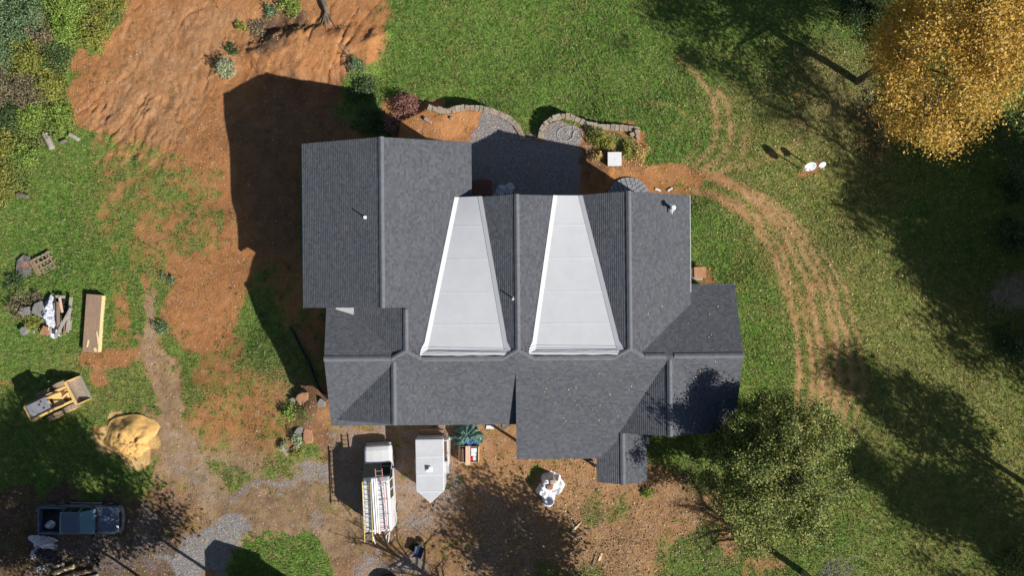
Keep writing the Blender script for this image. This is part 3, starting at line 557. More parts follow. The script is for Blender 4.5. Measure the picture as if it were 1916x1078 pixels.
# two white membrane valleys, a raised flashing strip along each edge
def membrane(TL, TR, BL, BR, zl, zr, e=.21):
    def q(u, v, l=0.0, rr=0.0):
        yy = TL[1] + (BL[1] - TL[1]) * v; xl = TL[0] + (BL[0] - TL[0]) * v + l; xr = TR[0] + (BR[0] - TR[0]) * v - rr
        x = xl + (xr - xl) * u; z0 = zl(xl); z1 = zr(xr); return (x, yy, z0 + (z1 - z0) * u + 1.0)
    n = 24; mb = MB(); vs = []
    for i in range(n + 1):
        for u in (0, .25, .5, .75, 1):
            p = q(u, i / n, e, e); w = .004 * math.sin(i * 1.7 + u * 5)
            vs.append((p[0], p[1], p[2] + .035 + w * (0 < u < 1)))
    fs = [(i * 5 + k, i * 5 + k + 1, i * 5 + k + 6, i * 5 + k + 5) for i in range(n) for k in range(4)]
    mb.add(vs, fs); bt = len(mb.v); o = mb.build('roof_membrane', M['membrane'], house, smooth=True)
    for side in (0, 1):
        m2 = MB(); rings = []
        for i in range(n + 1):
            v = i / n; wd = e + (.14 if i > n - 2 else 0)
            if side == 0: a = q(0, v, -.05 - (wd - e), 0); b = q(0, v, e + .02, 0)
            else: a = q(1, v, 0, -.05 - (wd - e)); b = q(1, v, 0, e + .02)
            z_a = (zl(a[0]) if side == 0 else zr(a[0])) + 1.0; z_b = (zl(b[0]) if side == 0 else zr(b[0])) + 1.0
            rings.append([(a[0], a[1], z_a - .02), (a[0], a[1], z_a + .05), (b[0], b[1], z_b + .06), (b[0], b[1], z_b - .02)])
        m2.loft(rings); m2.build('edge_flashing', M['membrane_edge'], o)
    for vv_ in (.19, .40, .61, .81):
        m4 = MB(); A_ = q(0, vv_, e, e); B_ = q(1, vv_, e, e); m4.add([(A_[0], A_[1] - .06, A_[2] + .030), (B_[0], B_[1] - .06, B_[2] + .030), (B_[0], B_[1] + .06, B_[2] + .030), (A_[0], A_[1] + .06, A_[2] + .030), (A_[0], A_[1] - .06, A_[2] + .041), (B_[0], B_[1] - .06, B_[2] + .041), (B_[0], B_[1] + .06, B_[2] + .041), (A_[0], A_[1] + .06, A_[2] + .041)], [(4, 5, 6, 7), (0, 1, 5, 4), (3, 7, 6, 2)]); m4.build('membrane_seam', M['membrane'], o)
    m3 = MB(); a = q(0, 1); b = q(1, 1); ns = 12; rings = []
    for i in range(ns + 1):
        t = i / ns; x = a[0] - .1 + (b[0] - a[0] + .2) * t; w = .02 * math.sin(i * 2.1)
        zz = max(zl(x), zr(x)) if 0 else a[2] + (b[2] - a[2]) * t
        rings.append([(x, a[1] - .02 + w, zz + .07), (x, a[1] + .16 + w, zz + .06), (x, a[1] + .30, zz - .02), (x, a[1] - .02 + w, zz - .05)])
    m3.loft(rings); m3.build('edge_flashing', M['membrane_edge'], o)
    return o
zA = lambda x: 5.72 - .372 * (x + 8.3); z1l = lambda x: 5.2 - .37 * (.35 - x); z1r = lambda x: 5.2 - .37 * (x - .35); z2l = lambda x: 5.2 - .37 * (7.6 - x)
membrane((-3.70, 6.07), (-1.97, 6.09), (-5.86, -4.36), (-.26, -4.36), zA, z1l)
membrane((2.82, 6.1), (4.66, 6.13), (1.22, -4.36), (7.08, -4.36), z1r, z2l)
mb = MB(); zb = lambda y: 5.0 - .375 * (y + 4.52) + 1.0
mb.add([(-11.75, -.95, zb(-.95) + .03), (-10.55, -.95, zb(-.95) + .30), (-10.55, -1.68, zb(-1.68) + .05), (-11.75, -1.32, zb(-1.32) + .02), (-11.75, -.95, zb(-.95) - .1), (-10.55, -.95, zb(-.95) - .1), (-10.55, -1.68, zb(-1.68) - .1), (-11.75, -1.32, zb(-1.32) - .1)],
       [(0, 1, 2, 3), (4, 7, 6, 5), (0, 4, 5, 1), (1, 5, 6, 2), (2, 6, 7, 3), (3, 7, 4, 0)]); tag(mb.build('cricket_flashing', M['membrane'], house), 'small white wedge of flashing under the big gable end')
# fascia boards
def fascia(p0, p1, h=.2, t=.03, mat='trim'):
    p0 = Vector(p0) + Vector((0, 0, 1)); p1 = Vector(p1) + Vector((0, 0, 1)); d = (p1 - p0); s = Vector((-d.y, d.x, 0)).normalized() * t; mb = MB(); z = Vector((0, 0, h))
    mb.loft([[p + s * 0, p + s, p + s - z, p - z] for p in (p0, p1)]); return mb.build('fascia', M[mat], house)
fascia((.15, -9.205, 3.22), (-12.26, -9.205, 3.22), .2, -.11); fascia((7.0, -11.575, 3.14), (.2, -11.575, 3.14), .2, -.03, 'trim'); fascia((-13.96, 9.78, 3.58), (-13.96, -1.2, 3.58), .2, -.03); fascia((11.96, 6.12, 3.55), (11.96, -.4, 3.55), .2, .03); fascia((12.0, .13, 3.02), (15.07, .13, 3.02), .2, .03)
# walls: one body per wing, gable ends closed under the roof
def wing(x0, x1, y0, y1, ztop, zr=None, along='y', mat='siding'):
    mb = MB(); zb_ = -3.2; zt = ztop + 1.0
    if zr is None: mb.prism([(x0, y0), (x1, y0), (x1, y1), (x0, y1)], zb_, zt)
    elif along == 'y':
        prof = [(x0, zb_), (x1, zb_), (x1, zt), ((x0 + x1) / 2, zr + 1.0), (x0, zt)]; mb.loft([[(x, y, z) for x, z in prof] for y in (y0, y1)])
    else:
        prof = [(y0, zb_), (y1, zb_), (y1, zt), ((y0 + y1) / 2, zr + 1.0), (y0, zt)]; mb.loft([[(x, y, z) for y, z in prof] for x in (x0, x1)])
    return mb.build('wall', M[mat], house)
wA = wing(-13.4, -3.2, -.95, 9.25, 3.60, 5.45); wF = wing(-11.85, 14.6, -8.6, -.35, 3.25, 4.72, 'x'); w1 = wing(-3.0, 3.7, -3, 5.6, 3.75, 4.95); w2 = wing(3.75, 11.45, -3, 5.62, 3.55, 4.93); wC = wing(7.0, 14.5, -9.4, -6, 3.05, 4.35); wC1 = wing(-11.6, -3.9, -8.68, -6, 3.2, 4.6)
def window(wall, c, w, h, axis_):
    """axis_ '+y','-y','+x','-x': the way it faces"""
    sx = axis_[1] == 'x'; sg = 1 if axis_[0] == '+' else -1; c = Vector((c[0], c[1], c[2] + 1.0))
    fr = MB(); t = .07
    def bx(mb, du, dz, su, sz, dep, off):
        o = Vector((off * sg, du, dz)) if sx else Vector((du, off * sg, dz)); mb.box(c + o, (dep, su, sz) if sx else (su, dep, sz))
    for s in (-1, 1): bx(fr, s * (w / 2), 0, t, h + t, .08, .02); bx(fr, 0, s * (h / 2), w - t, t, .08, .02)
    bx(fr, 0, 0, w - t, .04, .06, .02)
    o = fr.build('window', M['trim'], house); g = MB(); bx(g, 0, 0, w - .02, h - .02, .02, .012); g.build('pane', M['glass'], o); s_ = MB(); bx(s_, 0, -h / 2 - .07, w + .2, .05, .12, .05); s_.build('sill', M['trim'], o)
for x in (-10.8, -5.8): window(wA, (x, 9.25, 1.6), 1.3, 1.4, '+y'); window(wA, (x, 9.25, -1.4), 1.3, 1.3, '+y')
for y in (1.5, 5.5): window(wA, (-13.4, y, 1.4), 1.1, 1.3, '-x')
for x in (-1.2, 1.8): window(w1, (x, 5.6, 1.2), 1.2, 1.3, '+y')
for x in (5.6, 9.6): window(w2, (x, 5.62, 1.2), 1.2, 1.3, '+y')
for y in (1.0, 3.5): window(w2, (11.45, y, 1.2), 1.1, 1.3, '+x')
for x in (-9.5, -6.2): window(wC1, (x, -8.68, 1.5), 1.3, 1.4, '-y')
window(wC, (12.3, -9.4, 1.4), 1.2, 1.3, '-y'); window(wF, (14.6, -5.5, 1.3), 1.1, 1.3, '+x'); window(wF, (-11.85, -5.2, 1.3), 1.1, 1.3, '-x')
mb = MB(); mb.box((3.0, -8.63, 1.0 + 1.02), (.95, .06, 2.04)); d = mb.build('door', M['trim'], house, bevel=.01); mb = MB(); mb.tube([(3.36, -8.69, 1.95), (3.36, -8.74, 1.95)], .03); mb.build('handle', M['steel'], d)
for x, y, zt in ((.55, -11.2, 3.05), (5.3, -11.2, 3.05), (5.95, -12.9, 3.05), (8.65, -12.9, 3.05)):
    mb = MB(); mb.box((x, y, (zt + 1 - .4 + 1) / 2 - .02), (.14, .14, zt - .35)); mb.box((x, y, 1.05), (.2, .2, .25)); mb.build('porch_post', M['trim'], house)
mb = MB(); mb.box((.26, -8.5, 4.3 + .0), (.06, 5.9, .9)); mb = MB()
zf = lambda y: 5.0 + .375 * (y + 4.52) + 1.0; zr_ = lambda y: 4.655 + .243 * (y + 5.45) + 1.0
mb.loft([[(x, -5.5, zf(-5.5) - .08), (x, -9.15, zf(-9.15) - .08), (x, -9.15, zr_(-9.15) - .13), (x, -5.5, zr_(-5.5) - .13)] for x in (.24, .30)]); mb.build('cheek_wall', M['siding'], house)
# pipes through the roof
def vent_pipe(x, y, z, r, h, mat, cap=False, parent=None):
    mb = MB(); zz = z + 1.0; mb.tube([(x, y, zz - .1), (x, y, zz + .02)], r * 2.6, 14); mb.tube([(x, y, zz), (x, y, zz + h)], r, 14)
    o = mb.build('vent_pipe', M[mat], parent, smooth=False)
    if cap:
        c = MB(); c.tube([(x, y, zz + h + .02), (x, y, zz + h + .05), (x, y, zz + h + .16)], [r * 1.7, r * 1.75, r * 1.1], 16); c.tube([(x, y, zz + h - .06), (x, y, zz + h + .03)], r * 1.15, 14); c.build('flue_cap', M['white'], o); c = MB(); c.tube([(x, y - r, zz + h * .5), (x, y - r - .28, zz + h * .5)], .04, 8); c.build('side_outlet', M['white'], o)
    return o
vent_pipe(unproj(684, 407, 5.2)[0], unproj(684, 407, 5.2)[1], 5.33, .045, .42, 'white', parent=roofA); vent_pipe(unproj(961, 559, 5.2)[0], unproj(961, 559, 5.2)[1], 5.1, .045, .45, 'white', parent=roof1)
xv, yv = unproj(1259, 388, 4.7); vent_pipe(xv, yv, z1r(xv - 7.25), .11, .62, 'steel', True, roof2)
mb = MB(); a = unproj(938, 804, 2.6); b = unproj(953, 796, 3.05); mb.tube([(a[0], a[1], 3.5), (b[0], b[1], 4.02)], .07, 4); c = unproj(966, 820, 2.9); mb.tube([(a[0], a[1], 3.5), (a[0] - .05, a[1] + .3, 1.0)], .07, 4); mb.build('downspout', M['trim'], house)
mb = MB(); c = unproj(1209, 824, .6); mb.box((c[0], c[1], 1.3), (.32, .42, .75)); mb.box((c[0], c[1], 1.69), (.36, .46, .04)); mb.build('utility_box', M['alu'], house, bevel=.02)

# ------------------------------------------------------------------ stone walls, steps, paving behind the house
def stone(mb, c, d, rz, jit, rnd):
    vs = []; R = Matrix.Rotation(rz, 3, 'Z')
    for sx in (-1, 1):
        for sy in (-1, 1):
            for sz in (-1, 1): vs.append(Vector(c) + R @ Vector((sx * d[0] / 2 * (1 + rnd.uniform(-jit, jit)), sy * d[1] / 2 * (1 + rnd.uniform(-jit, jit)), sz * d[2] / 2 * (1 + rnd.uniform(-jit, jit) * .5))))
    mb.add(vs, [(0, 1, 3, 2), (4, 6, 7, 5), (0, 4, 5, 1), (2, 3, 7, 6), (0, 2, 6, 4), (1, 5, 7, 3)])
def stone_wall(name, label, line, seed, top):
    rnd = random.Random(seed); cx = sum(p[0] for p in line) / len(line); cy = sum(p[1] for p in line) / len(line)
    t = thing(name, label, 'wall', (cx, cy, ZP - 1.0)); body, capm = MB(), MB()
    for (x1, y1), (x2, y2) in zip(line[:-1], line[1:]):
        L = math.hypot(x2 - x1, y2 - y1); a = math.atan2(y2 - y1, x2 - x1); n = max(1, round(L / .36))
        for i in range(n):
            s = (i + .5) / n; x, y = x1 + (x2 - x1) * s - cx, y1 + (y2 - y1) * s - cy
            for k in range(6): stone(body, (x + rnd.uniform(-.03, .03), y + rnd.uniform(-.04, .04), -.75 + .28 * k), (L / n * 1.0, .34, .27), a + rnd.uniform(-.12, .12), .12, rnd)
            stone(capm, (x, y, 1.0 + top + rnd.uniform(-.02, .03)), (L / n * rnd.uniform(.86, 1.02), .40 + rnd.uniform(-.06, .1), .13), a + rnd.uniform(-.15, .15), .14, rnd)
    body.build('wall_body', M['stone'], t, bevel=.02, seg=1); capm.build('capstones', M['stone'], t, bevel=.025, seg=2)
stone_wall('retaining_wall', 'curved stone retaining wall beside the orange soil and the steps, nearer the red shrub', WALL1W, 3, .06); stone_wall('retaining_wall', 'curved stone retaining wall with a hump, ending near the white square box', WALL2W, 4, .04)
t = thing('stone_steps', 'dark stone steps going down between the two curved stone walls', 'steps', P(999, 245)); rnd = random.Random(5); p0 = P(999, 245)
for k in range(4):
    mb = MB(); x, y = unproj(999, 262 - 9 * k, -2.3)
    for q in (-.34, .34): stone(mb, (x + q - p0.x, y - p0.y, -2.32 - .22 * k - p0.z - .3), (.62, .36, .75), rnd.uniform(-.05, .05), .08, rnd)
    mb.build('step', M['darkstone'], t, bevel=.03, seg=2)
# half round paver apron
t = thing('paver_patio', 'round apron of grey pavers showing behind the house, half in shade', 'patio', P(1176, 372)); c0 = P(1176, 372); mb = MB(); rnd = random.Random(6)
for ri in range(6):
    r0, r1 = .05 + ri * .26, .05 + ri * .26 + .25; n = max(5, int(2 * math.pi * (r0 + r1) / 2 / .34))
    for k in range(n):
        a0, a1 = 2 * math.pi * (k + .5 * (ri % 2)) / n + .02 / max(r0, .2), 2 * math.pi * (k + 1 + .5 * (ri % 2)) / n - .02 / max(r0, .2); h = .07 + rnd.uniform(0, .012)
        mb.prism([(r0 * math.cos(a0), r0 * math.sin(a0)), (r1 * math.cos(a0), r1 * math.sin(a0)), (r1 * math.cos((a0 + a1) / 2), r1 * math.sin((a0 + a1) / 2)), (r1 * math.cos(a1), r1 * math.sin(a1)), (r0 * math.cos(a1), r0 * math.sin(a1))], -.15, h)
mb.build('pavers', M['paver'], t, bevel=.01, seg=1)

# ------------------------------------------------------------------ vehicles
def wheel(parent, c, axis_, r, w, tyre='rubber', hub='chrome', lug=0):
    a = Vector(axis_).normalized(); c = Vector(c); mb = MB()
    mb.tube([c - a * w / 2, c - a * w * .42, c + a * w * .42, c + a * w / 2], [r * .93, r, r, r * .93], 28)
    if lug:
        for k in range(lug):
            t = 2 * math.pi * k / lug; e = Vector((math.cos(t), 0, math.sin(t))) if abs(a.y) > .5 else Vector((0, math.cos(t), math.sin(t)))
            for sd in (-1, 1):
                t2 = t + .12 * sd; e = Vector((math.cos(t2), 0, math.sin(t2))) if abs(a.y) > .5 else Vector((0, math.cos(t2), math.sin(t2)))
                mb.tube([c + e * r * .97 + a * w * .05 * sd, c + e * r * .97 + a * w * .46 * sd], r * .075, 5)
    o = mb.build('wheel', M[tyre], parent); mb = MB(); mb.tube([c - a * (w / 2 + .012), c + a * (w / 2 + .012)], r * .56, 18); mb.build('rim', M[hub], o); return o
def ring(yy, w0, z0, w1, z1, w2, z2, crown=.03, ax='y'):
    h = [(w0, z0), (w1, z0 + .18), (w1, z1), (w2, z2 - .05), (w2 - .11, z2)]
    pts = [(x, z) for x, z in h] + [(h[-1][0] * .4, z2 + crown), (-h[-1][0] * .4, z2 + crown)] + [(-x, z) for x, z in h[::-1]]
    return [(x, yy, z) if ax == 'y' else (yy, -x, z) for x, z in pts]
v = thing('van', 'white work van with ladders and long tubes on its roof rack', 'van', (-9.44, -13.92, hz(-9.44, -13.9)), math.radians(3))
S = [ring(2.86, .80, .40, .82, .62, .80, .74), ring(2.80, .88, .34, .93, .74, .88, .92), ring(2.55, .92, .32, .97, .84, .90, 1.02), ring(1.72, .95, .30, .985, .95, .92, 1.16), ring(.92, .95, .30, .99, 1.10, .90, 2.16), ring(.70, .95, .30, .99, 1.12, .91, 2.32), ring(-1.0, .95, .30, .99, 1.12, .91, 2.38), ring(-2.62, .95, .32, .99, 1.12, .91, 2.36), ring(-2.76, .93, .36, .97, 1.12, .89, 2.26), ring(-2.80, .88, .42, .90, 1.1, .82, 2.08)]
mb = MB(); mb.loft(S); vb = mb.build('body', M['white'], v, bevel=.02)
mb = MB(); mb.patch(S[3], S[4], 4, 7, -.10, 1.10, .05, .95, .05); tag(mb.build('windshield', M['carglass'], v), 'dark windshield under the ladder ends')
for ia, ib in ((2, 3), (9, 8)):
    mb = MB(); mb.patch(S[3], S[4], ia, ib, .12, .9, .52, .97, .014); mb.patch(S[4], S[5], ia, ib, .12, .9, -.1, .9, .014); mb.build('side_window', M['carglass'], v)
    for a, b in ((.06, .38), (.44, .76)):
        mb = MB(); mb.patch(S[5], S[6], ia, ib, .15, .88, a, b, .014); mb.build('side_window', M['carglass'], v)
for sx in (-1, 1):
    mb = MB(); mb.box((sx * 1.10, 1.35, 1.18), (.20, .10, .26)); mb.box((sx * 1.0, 1.35, 1.10), (.1, .06, .06)); mb.build('mirror', M['black'], v, bevel=.02)
    mb = MB(); mb.box((sx * .68, 2.80, .74), (.32, .12, .18)); mb.build('headlight', M['lamp'], v, bevel=.02)
    mb = MB(); mb.box((sx * .86, -2.79, .95), (.10, .06, .42)); mb.build('tail_light', M['redlamp'], v)
    for y in (1.85, -1.75): wheel(v, (sx * .90, y, .36), (1, 0, 0), .37, .24)
mb = MB(); mb.box((0, 2.92, .50), (1.78, .14, .22)); mb.build('front_bumper', M['greyplastic'], v, bevel=.04); mb = MB(); mb.box((0, -2.86, .48), (1.78, .16, .2)); mb.build('rear_bumper', M['greyplastic'], v, bevel=.03)
for s in (-1, 1):
    mb = MB(); mb.tube([(-.55 + .3 * s, 1.74, 1.255), (-.1 + .42 * s, 1.42, 1.58)], .012, 5); mb.build('wiper', M['black'], v)
rk = MB()
for y in (.45, -.6, -1.6, -2.55): rk.tube([(-.86, y, 2.28), (-.86, y, 2.50), (.86, y, 2.50), (.86, y, 2.28)], .022, 6)
for x in (-.86, .86): rk.tube([(x, .5, 2.50), (x, -2.72, 2.50)], .022, 6)
rk.build('roof_rack', M['white'], v)
mb = MB(); mb.box((.02, -2.60, 2.41), (.24, .07, .04)); tag(mb.build('brake_light', M['redlamp'], v), 'red brake light at the roof rear edge')
RV = Matrix.Rotation(math.radians(3), 3, 'Z'); VO = Vector(v.location)
def on_van(x, y, z): return VO + RV @ Vector((x, y, z))
def ladder(label, x0, x1, y0, y1, w, rail, rung_step=.305, z=2.53):
    t = thing('ladder', label, 'ladder', on_van((x0 + x1) / 2, (y0 + y1) / 2, z), math.radians(3), 'ladders on the van rack'); L = y1 - y0; dx = (x1 - x0)
    for s in (-1, 1):
        mb = MB(); mb.loft([[(s * w / 2 + dx * (f - .5) + a, (f - .5) * L, b) for a, b in ((-.018, 0), (.018, 0), (.018, .085), (-.018, .085))] for f in (0, 1)]); mb.build('rail', M[rail], t)
    mb = MB(); n = int(L / rung_step)
    for i in range(n):
        f = (i + .5) / n; mb.tube([(-w / 2 + dx * (f - .5), (f - .5) * L, .043), (w / 2 + dx * (f - .5), (f - .5) * L, .043)], .02, 6)
    mb.build('rungs', M['steel'], t); return t
ladder('long ladder with yellow rails and bare rungs on the edge of the van rack', -.66, -.58, -3.35, .78, .56, 'fibre'); ladder('narrow ladder with faded red rails along the van rack, reaching the windshield', .42, .30, -2.75, 1.62, .46, 'orange_rail')
for k, (x, y0, y1, lab) in enumerate(((-.20, -2.75, .95, 'white tube on the van rack, beside the yellow ladder'), (-.04, -2.7, .95, 'white tube in the middle of the van rack between two other tubes'), (.10, -2.78, .95, 'white tube on the van rack, beside the red railed ladder'))):
    t = thing('tube', lab, 'tube', on_van(x, (y0 + y1) / 2, 2.60), math.radians(3), 'white tubes on the van rack'); L = (y1 - y0) / 2; mb = MB(); mb.tube([(0, -L, 0), (0, L, 0)], .058, 12); mb.build('pipe', M['trim'], t)
    mb = MB(); mb.tube([(0, -L - .03, 0), (0, -L + .06, 0)], .066, 12); mb.build('end_cap', M['carton'], t); mb = MB(); mb.tube([(0, L - .06, 0), (0, L + .03, 0)], .066, 12); mb.build('end_cap', M['carton'], t)
for lab, pts in (('thin white hoop bracket hanging off the van rear under the yellow ladder', ((-.42, -2.85, 2.5), (-.38, -3.2, 2.4), (-.40, -3.75, 1.75), (-.46, -3.3, 1.9), (-.50, -2.85, 2.4))), ('white loop bracket hanging off the van rear behind the red railed ladder', ((.78, -2.75, 2.5), (.74, -2.95, 2.5), (.62, -3.5, 2.3), (.42, -3.6, 1.95), (.50, -3.05, 2.4), (.76, -2.8, 2.5)))):
    c = on_van(*pts[0]); t = thing('ladder_bracket', lab, 'bracket', c, math.radians(3)); p0 = Vector(pts[0]); mb = MB(); mb.tube([Vector(p) - p0 for p in pts], .032, 6); mb.build('loop', M['white'], t)
    mb = MB(); mb.tube([(0, 0, 0), (0, .25, .02)], .03, 6); mb.build('clamp', M['steel'], t)

# cargo trailer
TX, TY = -5.78, -12.45; tz = hz(TX, TY)
t = thing('cargo_trailer', 'white enclosed cargo trailer with a pointed nose and a small roof vent', 'trailer', (TX, TY, tz), math.radians(.6)); W = .97
OUT = [(-W, 2.05), (-W, -1.5), (0, -2.40), (W, -1.5), (W, 2.05)]
mb = MB(); mb.prism(OUT, .42, 2.08); mb.build('body', M['alu'], t, bevel=.03)
rings_ = MB(); rf = [(x * .985, y * .99) for x, y in OUT]; rings_.prism(rf, 2.07, 2.115); ro = rings_.build('roof', M['alu'], t, bevel=.012)
for y in (.82, -.42, -1.58):
    mb = MB(); hw = W - .06; mb.box((0, y, 2.12), (hw * 2, .07, .02)); mb.build('roof_seam', M['white'], ro)
mb = MB(); mb.box((-.06, -.03, 2.125), (.5, .36, .03)); mb.box((-.06, .03, 2.19), (.30, .30, .12)); vv = mb.build('roof_vent', M['white'], t, bevel=.015); mb = MB(); mb.box((-.13, .10, 2.256), (.14, .16, .012)); mb.build('vent_opening', M['black'], vv)
mb = MB(); mb.box((0, 2.26, .62), (1.72, .34, .5)); mb.box((0, 2.30, .90), (1.70, .22, .05)); mb.build('rear_ramp', M['oldwood'], t)
mb = MB(); mb.box((0, 2.08, 1.25), (1.8, .05, 1.55)); mb.build('rear_frame', M['steel'], t)
mb = MB(); mb.box((W + .26, 1.0, 1.1), (.07, 1.85, 1.25)); mb.box((W + .13, 1.85, 1.1), (.26, .05, 1.2)); d = mb.build('side_door', M['white'], t, bevel=.01); mb = MB(); mb.box((W + .27, 1.0, 1.735), (.05, .08, .02)); mb.build('latch', M['rust'], d)
for s in (-1, 1):
    mb = MB(); mb.loft([[(s * (W - .02), y, z - .04), (s * (W + .24), y, z - .06), (s * (W + .24), y, z), (s * (W - .02), y, z + .02)] for y, z in ((-.75, .55), (-.6, .78), (.2, .78), (.35, .55))]); mb.build('fender', M['steel'], t)
    wheel(t, (s * (W + .10), -.2, .33), (1, 0, 0), .34, .2)
mb = MB(); mb.tube([(-.4, -1.9, .45), (0, -3.1, .5)], .04, 6); mb.tube([(.4, -1.9, .45), (0, -3.1, .5)], .04, 6); mb.build('tongue', M['black'], t)

# pickup
px_, py_ = -30.9, -16.30; pz = hz(px_, py_)
t = thing('pickup_truck', 'dark blue pickup truck with a white bag in its open bed', 'pickup', (px_, py_, pz), math.radians(-1.4)); R_ = lambda *a, **k: ring(*a, ax='x', **k)
S = [R_(-1.02, .90, .38, .97, 1.08, .76, 1.74), R_(-.9, .90, .36, .97, 1.1, .76, 1.79), R_(.18, .90, .34, .98, 1.1, .75, 1.80), R_(.34, .90, .34, .98, 1.12, .74, 1.76), R_(1.30, .90, .34, .985, 1.02, .88, 1.20), R_(2.30, .90, .34, .97, .98, .84, 1.12), R_(2.58, .88, .36, .93, .88, .78, 1.0), R_(2.72, .74, .42, .80, .78, .64, .90)]
mb = MB(); mb.loft(S); mb.build('body', M['navy'], t, bevel=.02)
mb = MB(); mb.patch(S[3], S[4], 4, 7, -.08, 1.08, .04, .92, .05); mb.build('windshield', M['bluglass'], t)
mb = MB(); mb.patch(S[3], S[4], 4, 7, -.04, 1.04, .90, 1.02, .058); mb.build('cowl', M['black'], t)
mb = MB(); mb.patch(S[0], S[1], 4, 7, .05, .95, -.6, -.15, .0); 
for ia, ib in ((2, 3), (9, 8)):
    mb = MB(); mb.patch(S[1], S[2], ia, ib, .15, .88, .02, .42, .014); mb.build('side_window', M['carglass'], t); mb = MB(); mb.patch(S[1], S[2], ia, ib, .15, .88, .47, .98, .014); mb.patch(S[3], S[4], ia, ib, .15, .80, .0, .55, .014); mb.build('side_window', M['carglass'], t)
for s in (-1, 1):
    mb = MB(); mb.loft([[(x, s * .97, .42), (x, s * .97, 1.24), (x, s * .84, 1.24), (x, s * .84, .42)] for x in (-2.84, -1.0)]); mb.build('bed_side', M['navy'], t, bevel=.03)
    mb = MB(); mb.box((.95, s * 1.14, 1.14), (.12, .22, .2)); mb.box((.95, s * 1.0, 1.08), (.05, .1, .05)); mb.build('mirror', M['black'], t, bevel=.03)
    mb = MB(); mb.loft([[(2.44, s * .86, .72), (2.44, s * .86, .97), (2.62, s * .60, .97), (2.62, s * .60, .72)], [(2.50, s * .92, .74), (2.50, s * .92, .94), (2.74, s * .62, .94), (2.74, s * .62, .74)]]); mb.build('headlight', M['lamp'], t)
    for x in (1.75, -1.72): wheel(t, (x, s * .90, .38), (0, 1, 0), .38, .25)
    mb = MB(); mb.tube([(-1.1, s * 1.05, .42), (1.2, s * 1.05, .42)], .04, 6); mb.build('step_bar', M['chrome'], t)
    mb = MB(); mb.box((-2.85, s * .88, .95), (.05, .14, .4)); mb.build('tail_light', M['redlamp'], t)
    mb = MB(); mb.box((.1, s * .985, .82), (3.4, .02, .05)); mb.build('side_trim', M['chrome'], t)
mb = MB(); mb.box((-1.92, 0, .72), (1.80, 1.7, .06))
for k in range(9): mb.box((-1.92, -.72 + .18 * k, .76), (1.78, .06, .03))
mb.build('bed_floor', M['black'], t); mb = MB(); mb.box((-2.84, 0, .83), (.09, 1.68, .82)); mb.build('tailgate', M['navy'], t, bevel=.02); mb = MB(); mb.box((-1.06, 0, .85), (.06, 1.68, .74)); mb.build('bed_front', M['navy'], t)
mb = MB(); n = 12; mb.loft([[(2.62 + .24 * math.cos(a * 1.0) + dx, .97 * math.sin(a) * 1.0, z) for dx, z in ((-.16, .42), (.03, .42), (.05, .56), (.0, .70), (-.16, .70))] for a in [(-1.45 + 2.9 * i / n) for i in range(n + 1)]]); mb.build('front_bumper', M['chrome'], t)
mb = MB(); mb.box((2.735, 0, .80), (.05, 1.1, .2)); mb.build('grille', M['black'], t)
mb = MB(); mb.tube([(1.4, -.5, 1.212), (1.36, .5, 1.232)], .012, 5); mb.build('wiper', M['black'], t)
RP = Matrix.Rotation(math.radians(-1.4), 3, 'Z'); PO = Vector(t.location)
def cloth(rx, ry, h, seed, flat=.45, edge=.2, fold=.10, nf=9, nr=18, nt=64, drop=0.0):
    """sheet draped over a heap: irregular outline, flat-ish top, folds that deepen to the hem"""
    rnd = np.random.default_rng(seed); th = np.linspace(0, 2 * np.pi, nt, endpoint=False); o1, o2 = rnd.uniform(0, 50, 2)
    ro = 1 + edge * (2 * fbm(np.cos(th) * 1.4 + o1, np.sin(th) * 1.4 + o2, seed, 3) - 1) * 1.6; vs = [(0, 0, h)]
    for i in range(1, nr + 1):
        q = i / nr
        for k in range(nt):
            r = q * ro[k]; a = th[k]; x, y = rx * r * math.cos(a), ry * r * math.sin(a)
            z = h * (1 - sstep(flat, .95, np.float64(q))) + fold * (float(vnoise(x * 3.2 + o1, y * 3.2, seed)) - .5) * (1 if q < .98 else .4) + fold * .6 * (float(vnoise(x * 8 + o1, y * 8, seed + 1)) - .5) + fold * q * .6 * math.sin(a * nf + o1)
            vs.append((x, y, max(z, .015) - drop * q))
    fs = [(0, 1 + k, 1 + (k + 1) % nt) for k in range(nt)] + [(1 + i * nt + k, 1 + (i + 1) * nt + k, 1 + (i + 1) * nt + (k + 1) % nt, 1 + i * nt + (k + 1) % nt) for i in range(nr - 1) for k in range(nt)]
    mb = MB(); mb.add(vs, fs); return mb
def drape(name, label, cat, loc, rz, mat, parent=None, **k):
    o = cloth(**k).build(name, M[mat], parent, smooth=False); o.location = loc; o.rotation_euler = (0, 0, rz); s = o.modifiers.new('thick', 'SOLIDIFY'); s.thickness = .008
    if parent is None: tag(o, label, cat)
    return o
drape('bag', 'white sack lying in the pickup bed', 'bag', PO + RP @ Vector((-2.28, -.45, .76)), .4, 'whitetarp', rx=.38, ry=.28, h=.26, seed=4, flat=.3, edge=.12, fold=.08)
drape('bag', 'dark crumpled sack in the corner of the pickup bed', 'bag', PO + RP @ Vector((-2.25, .42, .76)), .1, 'darktarp', rx=.42, ry=.24, h=.2, seed=5, flat=.3, edge=.25, fold=.14)

